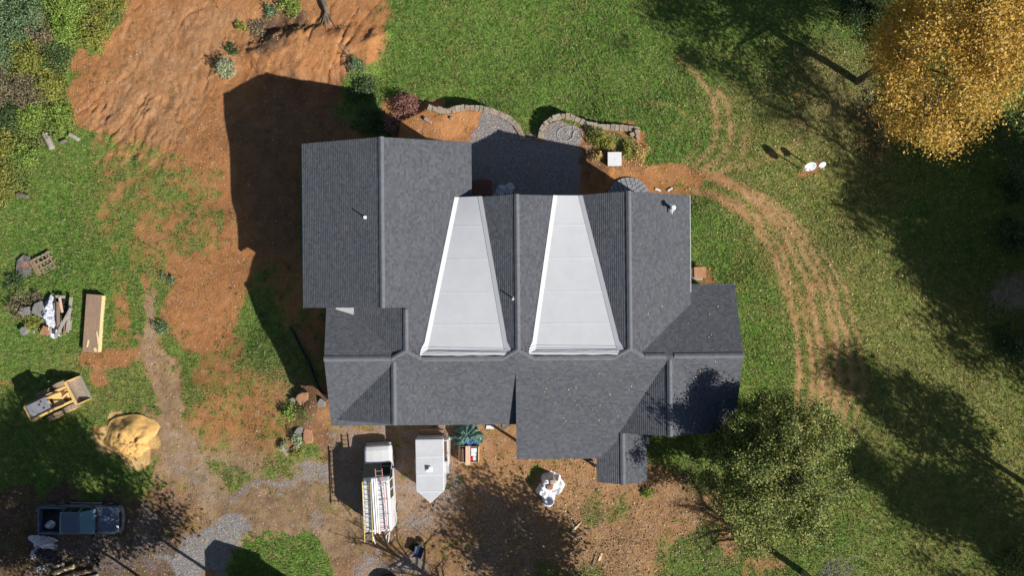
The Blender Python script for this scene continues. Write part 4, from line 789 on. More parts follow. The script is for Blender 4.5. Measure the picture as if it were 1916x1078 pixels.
# skid steer
p = P(116, 748); RZ = math.radians(26.6)
t = thing('skid_steer', 'yellow skid steer loader with a grey cab roof and wide bucket', 'loader', p, RZ)
mb = MB(); mb.loft([[(x, s * .44 * w, z) for s, z in ((-1, .30), (1, .30), (1, zt), (-1, zt))] for x, zt, w in ((-1.55, 1.05, 1.0), (-1.3, 1.22, 1.08), (-.4, 1.20, 1.08), (.9, .62, 1.05), (1.0, .5, .95))]); mb.build('chassis', M['yellow'], t, bevel=.04)
cab = MB(); cab.loft([[(x, s * w * .92, z) for s, z in ((-1, z0), (1, z0), (1, z1), (-1, z1))] for x, z0, z1, w in ((-1.28, 1.98, 2.03, .46), (-1.18, 1.96, 2.10, .48), (.24, 1.98, 2.10, .46), (.30, 2.0, 2.04, .42))]); cb = cab.build('cab_roof', M['cabgrey'], t, bevel=.03)
mb = MB()
for x, y in ((-.1, -.25), (-.1, .25), (-.3, .1)): mb = MB(); mb.box((x, y, 2.11), (.14, .10, .02)); mb.build('roof_fitting', M['black'], cb)
mb = MB()
for s in (-1, 1):
    for x0, x1 in ((-1.15, -1.2), (.05, .75)): mb.tube([(x0, s * .46, 1.98), (x1, s * .50, 1.0)], .05, 6)
    mb.box((-.55, s * .49, 1.5), (1.15, .03, .95))
mb.box((-1.22, 0, 1.55), (.04, .9, .85)); mb.build('cab_frame', M['black'], t)
mb = MB(); mb.box((-.25, 0, 1.02), (.55, .5, .14)); mb.box((-.5, 0, 1.3), (.14, .5, .55)); mb.build('seat', M['black'], t, bevel=.04); mb = MB(); mb.box((.42, 0, .72), (.9, .9, .06)); mb.build('cab_floor', M['deckwood'], t)
for s in (-1, 1):
    mb = MB(); path_ = [(-1.78, 1.30), (-1.5, 1.48), (-.9, 1.45), (.15, 1.22), (.95, .95), (1.18, .55), (1.15, .35)]
    mb.loft([[(x, s * .56 - .08, z - .11), (x, s * .56 + .08, z - .11), (x, s * .56 + .08, z + .11), (x, s * .56 - .08, z + .11)] for x, z in path_]); mb.build('lift_arm', M['yellow'], t, bevel=.02)
    mb = MB(); mb.loft([[(x, s * .56 - .10, .85), (x, s * .56 + .10, .85), (x, s * .56 + .10, z), (x, s * .56 - .10, z)] for x, z in ((-1.95, 1.15), (-1.7, 1.42), (-1.35, 1.3))]); mb.build('rear_upright', M['yellow'], t, bevel=.02)
    mb = MB(); mb.tube([(-.6, s * .53, .95), (.75, s * .53, .92)], .055, 8); mb.build('hydraulic_ram', M['chrome'], t)
    for x in (-.62, .72): wheel(t, (x, s * .92, .49), (0, 1, 0), .51, .36, 'muddy', 'yellow', 14)
mb = MB(); mb.tube([(-1.82, -.56, 1.35), (-1.82, .56, 1.35)], .07, 8); mb.build('cross_tube', M['yellow'], t)
mb = MB(); mb.tube([(.55, 0, .75), (.95, .12, .70), (1.12, .15, .45)], .09, 8); mb.tube([(.7, -.35, .7), (1.1, -.35, .5)], .06, 8); mb.build('bucket_linkage', M['yellow'], t)
bk = MB(); prof = [(1.22, .72), (1.16, .35), (1.22, .10), (2.02, .06), (2.02, .085), (1.30, .14), (1.25, .36), (1.30, .70)]; bk.loft([[(x, y, z) for x, z in prof] for y in (-.90, .90)]); bo = bk.build('bucket', M['bucketin'], t)
for s in (-1, 1):
    mb = MB(); mb.loft([[(x, y, z) for x, z in ((1.20, .72), (1.17, .10), (2.02, .06), (1.95, .30), (1.36, .74))] for y in (s * .90, s * .94)]); mb.build('side_plate', M['yellow'], bo)
mb = MB(); mb.box((1.23, 0, .755), (.20, 1.88, .05)); mb.build('top_edge', M['yellow'], bo); mb = MB(); mb.box((2.04, 0, .075), (.07, 1.9, .03)); mb.build('cutting_edge', M['steel'], bo)

# ------------------------------------------------------------------ things lying about
def plank(name, label, cat, px0, py0, px1, py1, w, h, mat, up=0.0, up1=None, group=None, taper=1.0):
    up1 = up if up1 is None else up1; a = P(px0, py0, up); b = P(px1, py1, up1); a.z += up; b.z += up1; m = (a + b) / 2; L = (b - a).length; mb = MB()
    mb.loft([[(x, -w / 2 * k, 0), (x, w / 2 * k, 0), (x, w / 2 * k, h), (x, -w / 2 * k, h)] for x, k in ((-L / 2, 1), (L / 2, taper))]); o = mb.build(name, M[mat], None, bevel=.004, seg=1)
    o.location = m; d = (b - a).normalized(); o.rotation_euler = d.to_track_quat('X', 'Z').to_euler(); return tag(o, label, cat, group)
# long board platform
a = P(180, 605); t = thing('plank_platform', 'long weathered board platform lying on the grass with scraps on top', 'platform', a, math.radians(-4.6)); mb = MB(); L = 4.25
mb.box((-.02, 0, .48), (1.12, L, .05)); mb.build('deck', M['platwood'], t, bevel=.006); 
for s in (-1, 1):
    mb = MB(); mb.box((s * .52, 0, .22), (.06, L - .1, .46)); mb.build('side_board', M['newwood' if s > 0 else 'oldwood'], t)
mb = MB()
for y in (-1.9, -.7, .7, 1.9): mb.box((0, y, .2), (.96, .05, .38))
mb.build('joist', M['oldwood'], t)
plank('wood_scrap', 'thin pale offcut on the board platform, farthest from the other two', 'offcut', 163, 650, 166, 636, .11, .04, 'newwood', .50, group='scraps on the board platform'); plank('wood_scrap', 'long pale offcut pair on the platform, the tapering one with a sharp end', 'offcut', 185, 645, 181, 620, .15, .04, 'newwood', .50, group='scraps on the board platform', taper=.45); plank('wood_scrap', 'short square offcut near the end of the board platform', 'offcut', 180, 658, 177, 651, .18, .05, 'newwood', .50, group='scraps on the board platform')
# pallet
a = P(82, 495); t = thing('pallet', 'broken wooden pallet beside the charred board', 'pallet', a, math.radians(28)); t.scale = (1.22, 1.22, 1.2)
mb = MB()
for k, x in enumerate((-.55, -.38, -.12, .62)): mb.box((x, 0, .15), (.12 if k != 1 else .16, 1.15, .02))
mb.build('top_boards', M['oldwood'], t)
for y in (-.52, -.18, .18, .52): mb = MB(); mb.box((.05, y, .08), (1.35, .06, .11)); mb.build('stringer', M['greytimber'], t)
mb = MB()
for x in (.12, .36):
    for y in (-.35, 0, .35): mb.box((x + .08 * (y > 0), y + .04, .165), (.10, .26, .025), .12)
mb.build('broken_boards', M['oldwood'], t)
a = P(47, 503); mb = MB(); pts = [(-.55, -.75), (.35, -.95), (.55, -.2), (.32, .95), (-.15, 1.05), (-.58, .55)]; mb.prism(pts, .10, .15); o = mb.build('charred_board', M['char'], None, bevel=.01); o.location = a; o.rotation_euler = (0, .04, -.12); tag(o, 'charred grey board with an orange rust patch on it, beside the pallet', 'board')
mb = MB(); rnd = random.Random(8)
for i in range(14):
    a0 = rnd.uniform(0, 6.28); r = rnd.uniform(.05, .25); mb.tube([(.1 + r * math.cos(a0), .12 + r * math.sin(a0), .16), (.1 + (r + .18) * math.cos(a0 + .3), .12 + (r + .18) * math.sin(a0 + .3), .20)], .016, 4)
so = mb.build('rust_flakes', M['rust'], o)
# debris heap
def rock(name, label, cat, px, py, d, mat, rz=0.0, up=0.0, seed=1, parent=None, tilt=(0, 0), group=None):
    rnd = random.Random(seed); a = P(px, py); mb = MB(); n = 7; ang = [2 * math.pi * k / n + rnd.uniform(-.38, .38) for k in range(n)]; rr = [rnd.uniform(.68, 1.15) for _ in range(n)]
    mb.loft([[(d[0] / 2 * q * rr[k] * math.cos(ang[k]), d[1] / 2 * q * rr[k] * math.sin(ang[k]), d[2] * z + rnd.uniform(-.03, .03) * d[2]) for k in range(n)] for q, z in ((.92, -.25), (1, .4), (.97, .9), (.86, 1.0))])
    o = mb.build(name, M[mat], parent, bevel=.02, seg=2); o.location = a + Vector((0, 0, up)); o.rotation_euler = (tilt[0], tilt[1], rz); return tag(o, label, cat, group)
rock('concrete_slab', 'large pale concrete slab with a triangular face beside the plastic film', 'slab', 80, 578, (1.5, 1.4, .5), 'concrete', .3, 0, 21); rock('concrete_slab', 'grey mossy lump half hidden in weeds, beside the pale slab', 'slab', 52, 582, (.95, .8, .45), 'concrete', .2, 0, 22); rock('concrete_slab', 'dark rounded lump in weeds at the low end of the debris heap', 'slab', 50, 618, (.9, .8, .4), 'concrete', .9, 0, 23); rock('soil_slab', 'reddish soil covered slab at the foot of the debris heap', 'slab', 91, 618, (1.0, .85, .4), 'redslab', .4, 0, 24)
rock('concrete_slab', 'grey rubble block among the planks of the debris heap', 'slab', 113, 572, (.75, .8, .45), 'concrete', .1, 0, 25); rock('concrete_slab', 'small rubble block under the planks of the debris heap', 'slab', 112, 600, (.6, .7, .35), 'concrete', .6, 0, 26)
drape('plastic_film', 'crumpled grey plastic film trailing through the debris heap', 'plastic', P(97, 590) + Vector((0, 0, .15)), .25, 'clear', rx=.55, ry=1.45, h=.5, seed=31, flat=.2, edge=.5, fold=.32)
for i, (q, m_, u, lab) in enumerate((((110, 613, 109, 565), 'oldwood', .55, 'brown plank standing straight along the debris heap'), ((104, 632, 134, 576), 'greytimber', .66, 'long pale timber lying aslant over the debris heap'), ((126, 622, 134, 556), 'greytimber', .45, 'grey timber at the grass side edge of the debris heap'), ((131, 618, 132, 600), 'greytimber', .28, 'short grey timber end at the edge of the debris heap'), ((105, 555, 122, 556), 'greytimber', .42, 'short cross timber at the top of the debris heap'))):
    plank('plank', lab, 'plank', *q, .2, .08, m_, u, group='timbers on the debris heap')
rng = np.random.default_rng(52); mb = MB(); rnd = random.Random(52)
for k in range(130):
    an, q = rnd.uniform(0, 6.28), rnd.uniform(0, 1) ** .6; x, y = 92 + 44 * q * math.cos(an), 592 + 40 * q * math.sin(an); p = P(x, y); d = rnd.uniform(.06, .24)
    stone(mb, (p.x, p.y, p.z + rnd.uniform(.02, .30) * (1 - q * .7)), (d, d * rnd.uniform(.5, 1.2), d * rnd.uniform(.3, .8)), rnd.uniform(0, 3), .3, rnd)
tag(mb.build('rubble', M['concrete'], None), 'loose grey rubble strewn between the slabs of the debris heap', 'rubble', kind='stuff')
for k, (q, m_, u, lab) in enumerate((((121, 628, 124, 590), 'oldwood', .35, 'dark timber under the aslant one in the debris heap'), ((100, 600, 116, 628), 'oldwood', .3, 'short brown timber low in the debris heap'), ((112, 556, 117, 585), 'pinkwood', .5, 'pinkish timber beside the brown plank of the debris heap'))): plank('plank', lab, 'plank', *q, .16, .07, m_, u, group='timbers on the debris heap')
drape('tarp', 'dark sheet caught under the debris heap timbers', 'tarp', P(121, 575), .3, 'darktarp', rx=.5, ry=.8, h=.3, seed=53, flat=.3, edge=.4, fold=.2)
# tarps
a = P(874, 812); drape('tarp', 'crumpled green tarp heap under the front eave', 'tarp', a, .1, 'greentarp', rx=1.15, ry=.95, h=.75, seed=41, flat=.3, edge=.35, fold=.32, nf=11); drape('tarp', 'blue end of a crumpled tarp beside the wooden crate', 'tarp', P(878, 826), -.5, 'bluetarp', rx=.72, ry=.45, h=.4, seed=42, flat=.25, edge=.35, fold=.26)
a = P(1027, 914); drape('tarp', 'white sheet draped over a stack and held by two bricks', 'tarp', a, math.radians(-18), 'whitetarp', rx=1.02, ry=1.08, h=.85, seed=43, flat=.72, edge=.26, fold=.09, nf=6)
for px, py, m_, lab in ((1035, 902, 'brickpale', 'tan brick holding down the white sheet'), (1029, 912, 'brick', 'red brick holding down the white sheet')):
    o = MB(); o.box((0, 0, .04), (.42, .30, .09)); o.box((0, 0, .09), (.30, .17, .02)); b = o.build('brick', M[m_], None, bevel=.015); q = P(px, py, .9); b.location = (q.x, q.y, q.z + .90); b.rotation_euler = (0, 0, .2); tag(b, lab, 'brick')
a = P(87, 1014); drape('tarp', 'pale crumpled sheet on a dark heap below the pickup', 'tarp', a + Vector((0, 0, .1)), -.2, 'pinktarp', rx=.95, ry=.52, h=.5, seed=44, flat=.35, edge=.45, fold=.3, nf=7); drape('tarp', 'small pale scrap of sheet at the foot of the dark heap', 'tarp', P(68, 1032), .9, 'pinktarp', rx=.5, ry=.26, h=.32, seed=45, flat=.35, edge=.45, fold=.22); drape('tarp', 'black sheet over a heap between two pale scraps', 'tarp', P(84, 1033), .2, 'darktarp', rx=.85, ry=.75, h=.42, seed=46, flat=.4, edge=.25, fold=.14)
drape('tarp', 'grey blue sheet lying in shade on the gravel behind the house', 'tarp', P(944, 357), .1, 'clear', rx=.75, ry=.55, h=.18, seed=47, flat=.4, edge=.3, fold=.12)
def cinder(label, px, py, rz, up=0.0, group=None):
    a = P(px, py); mb = MB(); w, l, h = .2, .4, .19
    for y in (-.18, 0, .18): mb.box((0, y, h / 2), (w - .07, .04, h))
    for x in (-.085, .085): mb.box((x, 0, h / 2), (.03, l, h))
    o = mb.build('concrete_block', M['block'], None); o.location = a + Vector((0, 0, up)); o.rotation_euler = (0, 0, rz); return tag(o, label, 'block', group)
cinder('hollow concrete block beside the pale sheet below the pickup', 104, 1024, .1); cinder('hollow concrete block at the porch corner, in front of the wide eave', 1107, 865, math.radians(88), .05)
for k, (x, y, u, lab) in enumerate(((74, 1066, 0, 'hollow block at the end of the log pile, nearest the frame edge'), (86, 1062, 0, 'hollow block between the end block and the tyre of the log pile'), (80, 1063, .2, 'hollow block stacked on two others by the log pile'))): cinder(lab, x, y, .3 + .2 * k, u, 'blocks by the log pile')
def tyre(label, px, py, r, w, tilt, rz, mat='rubber'):
    a = P(px, py); o = bpy.data.objects.new('tyre', None)
    me = bpy.data.meshes.new('tyre'); bm = bmesh.new(); n, m = 30, 10; vs = []
    for i in range(n):
        t_ = 2 * math.pi * i / n; row = []
        for k in range(m):
            q = 2 * math.pi * k / m; rr = r - .10 + .10 * math.cos(q); row.append(bm.verts.new((rr * math.cos(t_), rr * math.sin(t_), w / 2 * math.sin(q))))
        vs.append(row)
    for i in range(n):
        for k in range(m): bm.faces.new((vs[i][k], vs[(i + 1) % n][k], vs[(i + 1) % n][(k + 1) % m], vs[i][(k + 1) % m]))
    bmesh.ops.recalc_face_normals(bm, faces=bm.faces); bm.to_mesh(me); bm.free(); me.materials.append(M[mat]); o = bpy.data.objects.new('tyre', me); C.objects.link(o)
    o.location = a + Vector((0, 0, r * abs(math.sin(tilt)) + .08)); o.rotation_euler = (tilt, 0, rz); return tag(o, label, 'tyre')
tyre('old tyre leaning on the end of the log pile', 116, 1056, .36, .2, .6, .2); tyre('old tyre lying beside the log pile, with a brown centre', 184, 1053, .33, .22, .35, .1)
rnd = random.Random(12)
for k, (x0, y0, x1, y1, r_, u, lab, m_) in enumerate(((104, 1072, 143, 1058, .17, .15, 'split log with a pale face, topmost of the log pile', 'newwood'), (112, 1082, 165, 1068, .17, .1, 'long split log under the pale one', 'oldwood'), (140, 1076, 178, 1066, .15, .1, 'split log at the tyre end of the pile', 'oldwood'), (95, 1084, 135, 1078, .14, .08, 'short split log at the block end of the pile', 'greytimber'), (145, 1086, 186, 1076, .17, .08, 'split log at the bottom edge of the frame, under the tyre end', 'greytimber'), (108, 1058, 125, 1052, .14, .3, 'short log end lying on the leaning tyre', 'pinkwood'))):
    a = P(x0, y0); b = P(x1, y1); m3 = (a + b) / 2; d = b - a; L = d.length; mb = MB(); mb.loft([[(x, r_ * c * 1.0, r_ * s_) for c, s_ in ((-1, 0), (-.5, -.7), (.5, -.7), (1, 0), (.35, .75), (-.3, .65))] for x in (-L / 2, L / 2)]); o = mb.build('split_log', M[m_], None, bevel=.02, seg=1); o.location = m3 + Vector((0, 0, u + .1)); o.rotation_euler = (.2 * k, 0, math.atan2(d.y, d.x)); tag(o, lab, 'log', 'split logs in the pile')
# crate with packages
a = P(878, 848); t = thing('crate', 'open wooden crate holding white packages and a red can', 'crate', a, math.radians(-1)); Wd, Ln, Hh = 1.42, 1.08, .55
for s in (-1, 1):
    mb = MB(); mb.box((s * (Wd / 2 - .02), 0, Hh / 2), (.04, Ln, Hh)); mb.build('side_panel', M['newwood' if s > 0 else 'oldwood'], t); mb = MB(); mb.box((0, s * (Ln / 2 + .02), Hh / 2 - .02), (Wd, .04, Hh - .04)); mb.build('end_panel', M['newwood' if s < 0 else 'oldwood'], t)
mb = MB(); mb.box((0, 0, .05), (Wd - .1, Ln - .02, .06)); mb.build('floor_board', M['oldwood'], t)
cr = Matrix.Rotation(math.radians(-1), 3, 'Z')
def inside(name, label, cat, c, d, mat, rz=0, bev=.02, group=None):
    mb = MB(); mb.box((0, 0, d[2] / 2), d); o = mb.build(name, M[mat], None, bevel=bev); o.location = a + cr @ Vector(c); o.rotation_euler = (0, 0, rz); return tag(o, label, cat, group)
inside('carton', 'white package in the crate, farthest from the red can', 'package', (.38, .30, .09), (.46, .30, .36), 'carton', .03); inside('carton', 'white package lying in the middle of the crate', 'package', (.38, -.01, .09), (.46, .26, .32), 'carton', -.04); inside('carton', 'white package beside the red can in the crate', 'package', (.45, -.32, .09), (.32, .30, .30), 'carton', .0)
o = MB(); o.box((0, 0, .14), (.24, .30, .26)); o.tube([(-.07, -.1, .26), (-.07, -.1, .32)], .03, 8); o.box((.03, .03, .31), (.05, .18, .03)); b = o.build('fuel_can', M['red'], None, bevel=.02); b.location = a + cr @ Vector((.20, -.30, .17)); tag(b, 'red can among the white packages in the crate', 'can')
for k, (x, m_) in enumerate(((-.56, 'deckwood'), (-.42, 'oldwood'), (-.28, 'deckwood'))): inside('board', ('dark board standing at the outer edge of the crate', 'brown board standing between two dark boards in the crate', 'dark board standing nearest the plank across the crate')[k], 'board', (x, -.03, .09), (.06, .9, .42), m_, .02, .004, 'boards standing in the crate')
o = MB(); o.box((0, 0, 0), (.34, 1.36, .045)); b = o.build('plank', M['pinkwood'], None, bevel=.005); b.location = a + cr @ Vector((-.06, -.06, .585)); b.rotation_euler = (0, 0, math.radians(-1)); tag(b, 'wide pale plank laid across the open crate', 'plank')
o = MB(); o.box((0, 0, .06), (.55, .20, .06)); o.box((0, -.12, .05), (.6, .04, .1)); b = o.build('grate', M['carton'], None); b.location = P(917, 799); tag(b, 'small pale grate on the ground beside the green tarp', 'grate')
# lumber scraps on the front yard
plank('lumber_offcut', 'pointed yellow lumber offcut lying alone on the clay', 'offcut', 1071, 995, 1088, 977, .20, .05, 'newwood', .02, group='lumber offcuts on the clay', taper=.2); plank('lumber_offcut', 'narrow lumber offcut on the clay, the darker of a close pair', 'offcut', 1110, 1057, 1114, 1040, .14, .05, 'oldwood', .02, group='lumber offcuts on the clay', taper=.5); plank('lumber_offcut', 'short wide yellow lumber offcut, the brighter of a close pair', 'offcut', 1121, 1050, 1126, 1036, .19, .05, 'newwood', .02, group='lumber offcuts on the clay', taper=.75)
# wheelbarrow
a = P(785, 1029); t = thing('wheelbarrow', 'dark blue wheelbarrow standing in tree shade on the drive', 'wheelbarrow', a, math.radians(75)); mb = MB()
mb.loft([[(x * k, y * k, z) for x, y in ((-.42, -.30), (.38, -.34), (.48, 0), (.38, .34), (-.42, .30))] for k, z in ((.62, .30), (1.0, .58), (.96, .58), (.60, .33))]); mb.build('tray', M['bluepaint'], t)
for s in (-1, 1): mb = MB(); mb.tube([(.55, s * .08, .2), (-.3, s * .24, .32), (-.95, s * .30, .52)], .022, 6); mb.build('handle', M['oldwood'], t); mb = MB(); mb.tube([(-.2, s * .2, .3), (-.38, s * .22, 0), (-.48, s * .22, .28)], .018, 6); mb.build('leg', M['black'], t)
wheel(t, (.62, 0, .19), (0, 1, 0), .19, .09)
drape('bag', 'dark crumpled sack beside the wheelbarrow', 'bag', P(775, 1026), .3, 'darktarp', rx=.34, ry=.42, h=.3, seed=61, flat=.3, edge=.3, fold=.22)
o = MB(); o.tube([(0, 0, 0), (0, 0, .5), (0, 0, .52)], [.95, 1.0, .98], 36); b = o.build('shadow_disc', M['black'], None, bevel=.03); b.location = P(728, 1099); tag(b, 'round black tub put in for a shadow at the bottom edge of the drive', 'disc')  # black disc stands in for a round shadow cut off by the frame
# sand heap
a = P(252, 828); mb = MB(); nr, nt = 26, 72; vs = [(0, 0, .62)]
for i in range(1, nr + 1):
    for k in range(nt):
        q = i / nr; th = 2 * math.pi * k / nt; ro = 1 + .9 * (float(vnoise(math.cos(th) * 1.5 + 9, math.sin(th) * 1.5 + 4, 7)) - .5)
        x, y = 1.95 * q * ro * math.cos(th), 1.65 * q * ro * math.sin(th)
        z = .80 * (1 - q * q) ** 1.25 * (.45 + .75 * float(vnoise(x * .9 + 3, y * .9, 8))) + .30 * (float(fbm(np.array([x * 1.7]), np.array([y * 1.7]), 9)[0]) - .5) * (1 - q * .6) + .17 * (float(vnoise(x * 3.1, y * 3.1, 12)) - .5) * (1 - q * .6) + .12 * (float(vnoise(x * 7, y * 7, 10)) - .5) * (1 - q * .5) - .12 * q * q
        vs.append((x, y, z))
fs = [(0, 1 + k, 1 + (k + 1) % nt) for k in range(nt)] + [(1 + i * nt + k, 1 + (i + 1) * nt + k, 1 + (i + 1) * nt + (k + 1) % nt, 1 + i * nt + (k + 1) % nt) for i in range(nr - 1) for k in range(nt)]
mb.add(vs, fs); o = mb.build('sand_pile', M['sandpile'], None, smooth=True); o.location = a; tag(o, 'heap of yellow sand beside the worn track', 'sand heap')
# satellite dishes
def dish(label, px, py, rz, el, r, ph):
    a = P(px, py, ph); t = thing('satellite_dish', label, 'dish', (a.x, a.y, hz(a.x, a.y)), rz, 'satellite dishes'); mb = MB(); mb.tube([(0, 0, -.1), (0, 0, ph)], .045, 8); mb.build('pole', M['greyplastic'], t)
    vs = []; nr, nt = 7, 30; vs.append((0, 0, 0))
    for i in range(1, nr + 1):
        for k in range(nt): q = r * i / nr; th = 2 * math.pi * k / nt; vs.append((q * math.cos(th) * .92, q * math.sin(th), .55 * q * q))
    fs = [(0, 1 + k, 1 + (k + 1) % nt) for k in range(nt)] + [(1 + i * nt + k, 1 + (i + 1) * nt + k, 1 + (i + 1) * nt + (k + 1) % nt, 1 + i * nt + (k + 1) % nt) for i in range(nr - 1) for k in range(nt)]
    mb = MB(); mb.add(vs, fs); d = mb.build('reflector', M['dish'], t, smooth=True, fix=False); d.rotation_euler = (math.pi / 2 - el, 0, 0); d.location = (0, -.08, ph); s = d.modifiers.new('thick', 'SOLIDIFY'); s.thickness = .02
    mb = MB(); e = Vector((0, -math.cos(el), math.sin(el))); tip = Vector((0, -.08, ph)) + e * .42 + Vector((0, 0, -.2)); mb.tube([(0, -.1, ph - r * .9), tip], .018, 6); mb.box(tip, (.1, .1, .1)); mb.build('feed_arm', M['greyplastic'], t)
dish('larger white satellite dish on a pole in the lawn', 1516, 308, math.radians(-4), math.radians(38), .43, 1.85); dish('smaller white satellite dish beside the larger one', 1538, 306, math.radians(10), math.radians(40), .28, 1.75)
# white square cap
a = P(1150, 297, .7); b0 = hz(a.x, a.y); t = thing('utility_cabinet', 'white square box with a flat lid beside the yellow shrubs', 'cabinet', (a.x, a.y, b0)); mb = MB(); mb.box((0, 0, .32), (.86, .86, .66)); mb.build('cabinet_body', M['alu'], t); mb = MB(); mb.box((0, 0, .68), (1.02, 1.02, .06)); l = mb.build('lid', M['white'], t, bevel=.012); mb = MB(); mb.tube([(0, -.02, .70), (0, -.02, .725)], .03, 10); mb.build('knob', M['greyplastic'], l)
# wooden step deck behind the house
a = P(903, 352); t = thing('deck_step', 'red brown slatted wooden step against the back wall', 'step', a); mb = MB()
for k in range(9): mb.box((0, -.5 + .125 * k, .42), (1.4, .10, .04))
mb.build('slats', M['deckwood'], t); mb = MB(); mb.box((-.62, 0, .2), (.06, 1.1, .4)); mb.box((.62, 0, .2), (.06, 1.1, .4)); mb.build('side_board', M['deckwood'], t)
# cellar box
a = P(1305, 513); t = thing('cellar_hatch', 'small brown hatch box against the wall in the lawn corner', 'hatch', a); mb = MB(); mb.box((-.15, 0, .25), (.8, .9, .55)); mb.build('hatch_box', M['greytimber'], t); mb = MB(); mb.box((.05, .1, .56), (.9, .8, .05), rot=Matrix.Rotation(.12, 3, 'Y')); mb.build('lid', M['redslab'], t)
for k, (x0, y0, x1, y1) in enumerate(((1226, 353, 1236, 357), (1249, 357, 1258, 352))): plank('downspout_offcut', ('white gutter offcut on the clay by the paver apron, pointing at the lawn', 'white gutter offcut farther from the paver apron, beside the rut')[k], 'offcut', x0, y0, x1, y1, .12, .08, 'white', .02, group='white gutter offcuts')
# hose loops
pts = []
for i in range(120):
    q = i / 119; cx, cy = 1058 + 45 * q, 245 + 8 * math.sin(q * 5); rr = 15 + 8 * math.sin(q * 9); th = q * 6.28 * 3.1; p_ = P(cx + rr * math.cos(th), cy + rr * .75 * math.sin(th)); pts.append(p_ + Vector((0, 0, .05 + .02 * (i % 2))))
mb = MB(); mb.tube(pts, .015, 6); tag(mb.build('hose', M['hose'], None, smooth=True), 'pale hose lying in loops over the gravel and wall', 'hose')
pts = [P(x, y) + Vector((0, 0, .12)) for x, y in ((542, 612), (553, 628), (566, 655), (580, 680), (588, 705), (598, 728), (612, 745), (630, 752))]; mb = MB(); mb.tube(pts, .09, 8); tag(mb.build('drain_pipe', M['black'], None, smooth=True), 'black drain pipe snaking along the shaded bank', 'pipe')
# rubble on the bank
for k, (x, y, d, m_, rz, lab) in enumerate(((566, 746, (1.1, .9, .3), 'redslab', .6, 'soil stained slab, the highest of the rubble bank'), (601, 753, (.75, .7, .3), 'concrete', .3, 'grey slab of the rubble bank nearest the house corner'), (577, 817, (.75, 1.15, .3), 'redslab', -.1, 'reddish slab standing long in the lower rubble bank'), (549, 748, (.4, .4, .3), 'concrete', .2, 'grey stone beside the weeds at the rubble bank edge'), (567, 735, (.35, .35, .25), 'concrete', .8, 'small pale stone on top of the rubble bank'), (560, 806, (.5, .8, .25), 'concrete', -.5, 'pale flat stone beside the spiky pale plant'), (534, 845, (.45, .7, .15), 'stone', .5, 'tan flat stone lying in dry grass below the spiky plant'), (553, 838, (.6, .3, .2), 'stone', .2, 'grey brown stone under the spiky plant'))): rock('rubble_slab', lab, 'slab', x, y, (d[0] * 1.15, d[1] * 1.15, d[2]), m_, rz, -.10, 70 + k, group='rubble on the bank')
for k, (x, y, d, lab) in enumerate(((1190, 246, (.5, .35, .35), 'end stone of the hump wall'), (1181, 252, (.45, .4, .3), 'grey stone beside the wall end stone'), (1192, 256, (.3, .4, .25), 'small stone in the dry bed by the wall end'), (800, 225, (.4, .9, .25), 'flat stone beside the red brown shrub'), (845, 222, (.3, .3, .2), 'small stone at the rim of the orange soil'))): rock('bed_stone', lab, 'stone', x, y, d, 'stone', .3 * k, 0, 90 + k)
for lab, x0, y0, x1, y1, r_ in (('grey log stump end among weeds at the thicket foot', 88, 252, 101, 278, .26), ('shorter log beside the stump in the thicket foot', 133, 252, 150, 262, .18), ('short log lying alone in the left lawn grass', 36, 364, 55, 369, .2), ('brown log lying near the thicket logs', 116, 268, 127, 262, .16)):
    a = P(x0, y0); b = P(x1, y1); mb = MB(); mb.tube([a + Vector((0, 0, r_ * .8)), (a + b) / 2 + Vector((0, .03, r_ * .85)), b + Vector((0, 0, r_ * .8))], [r_, r_ * .95, r_ * .85], 12); tag(mb.build('log', M['greytimber' if 'stump' in lab else 'bark'], None, bevel=.02), lab, 'log')

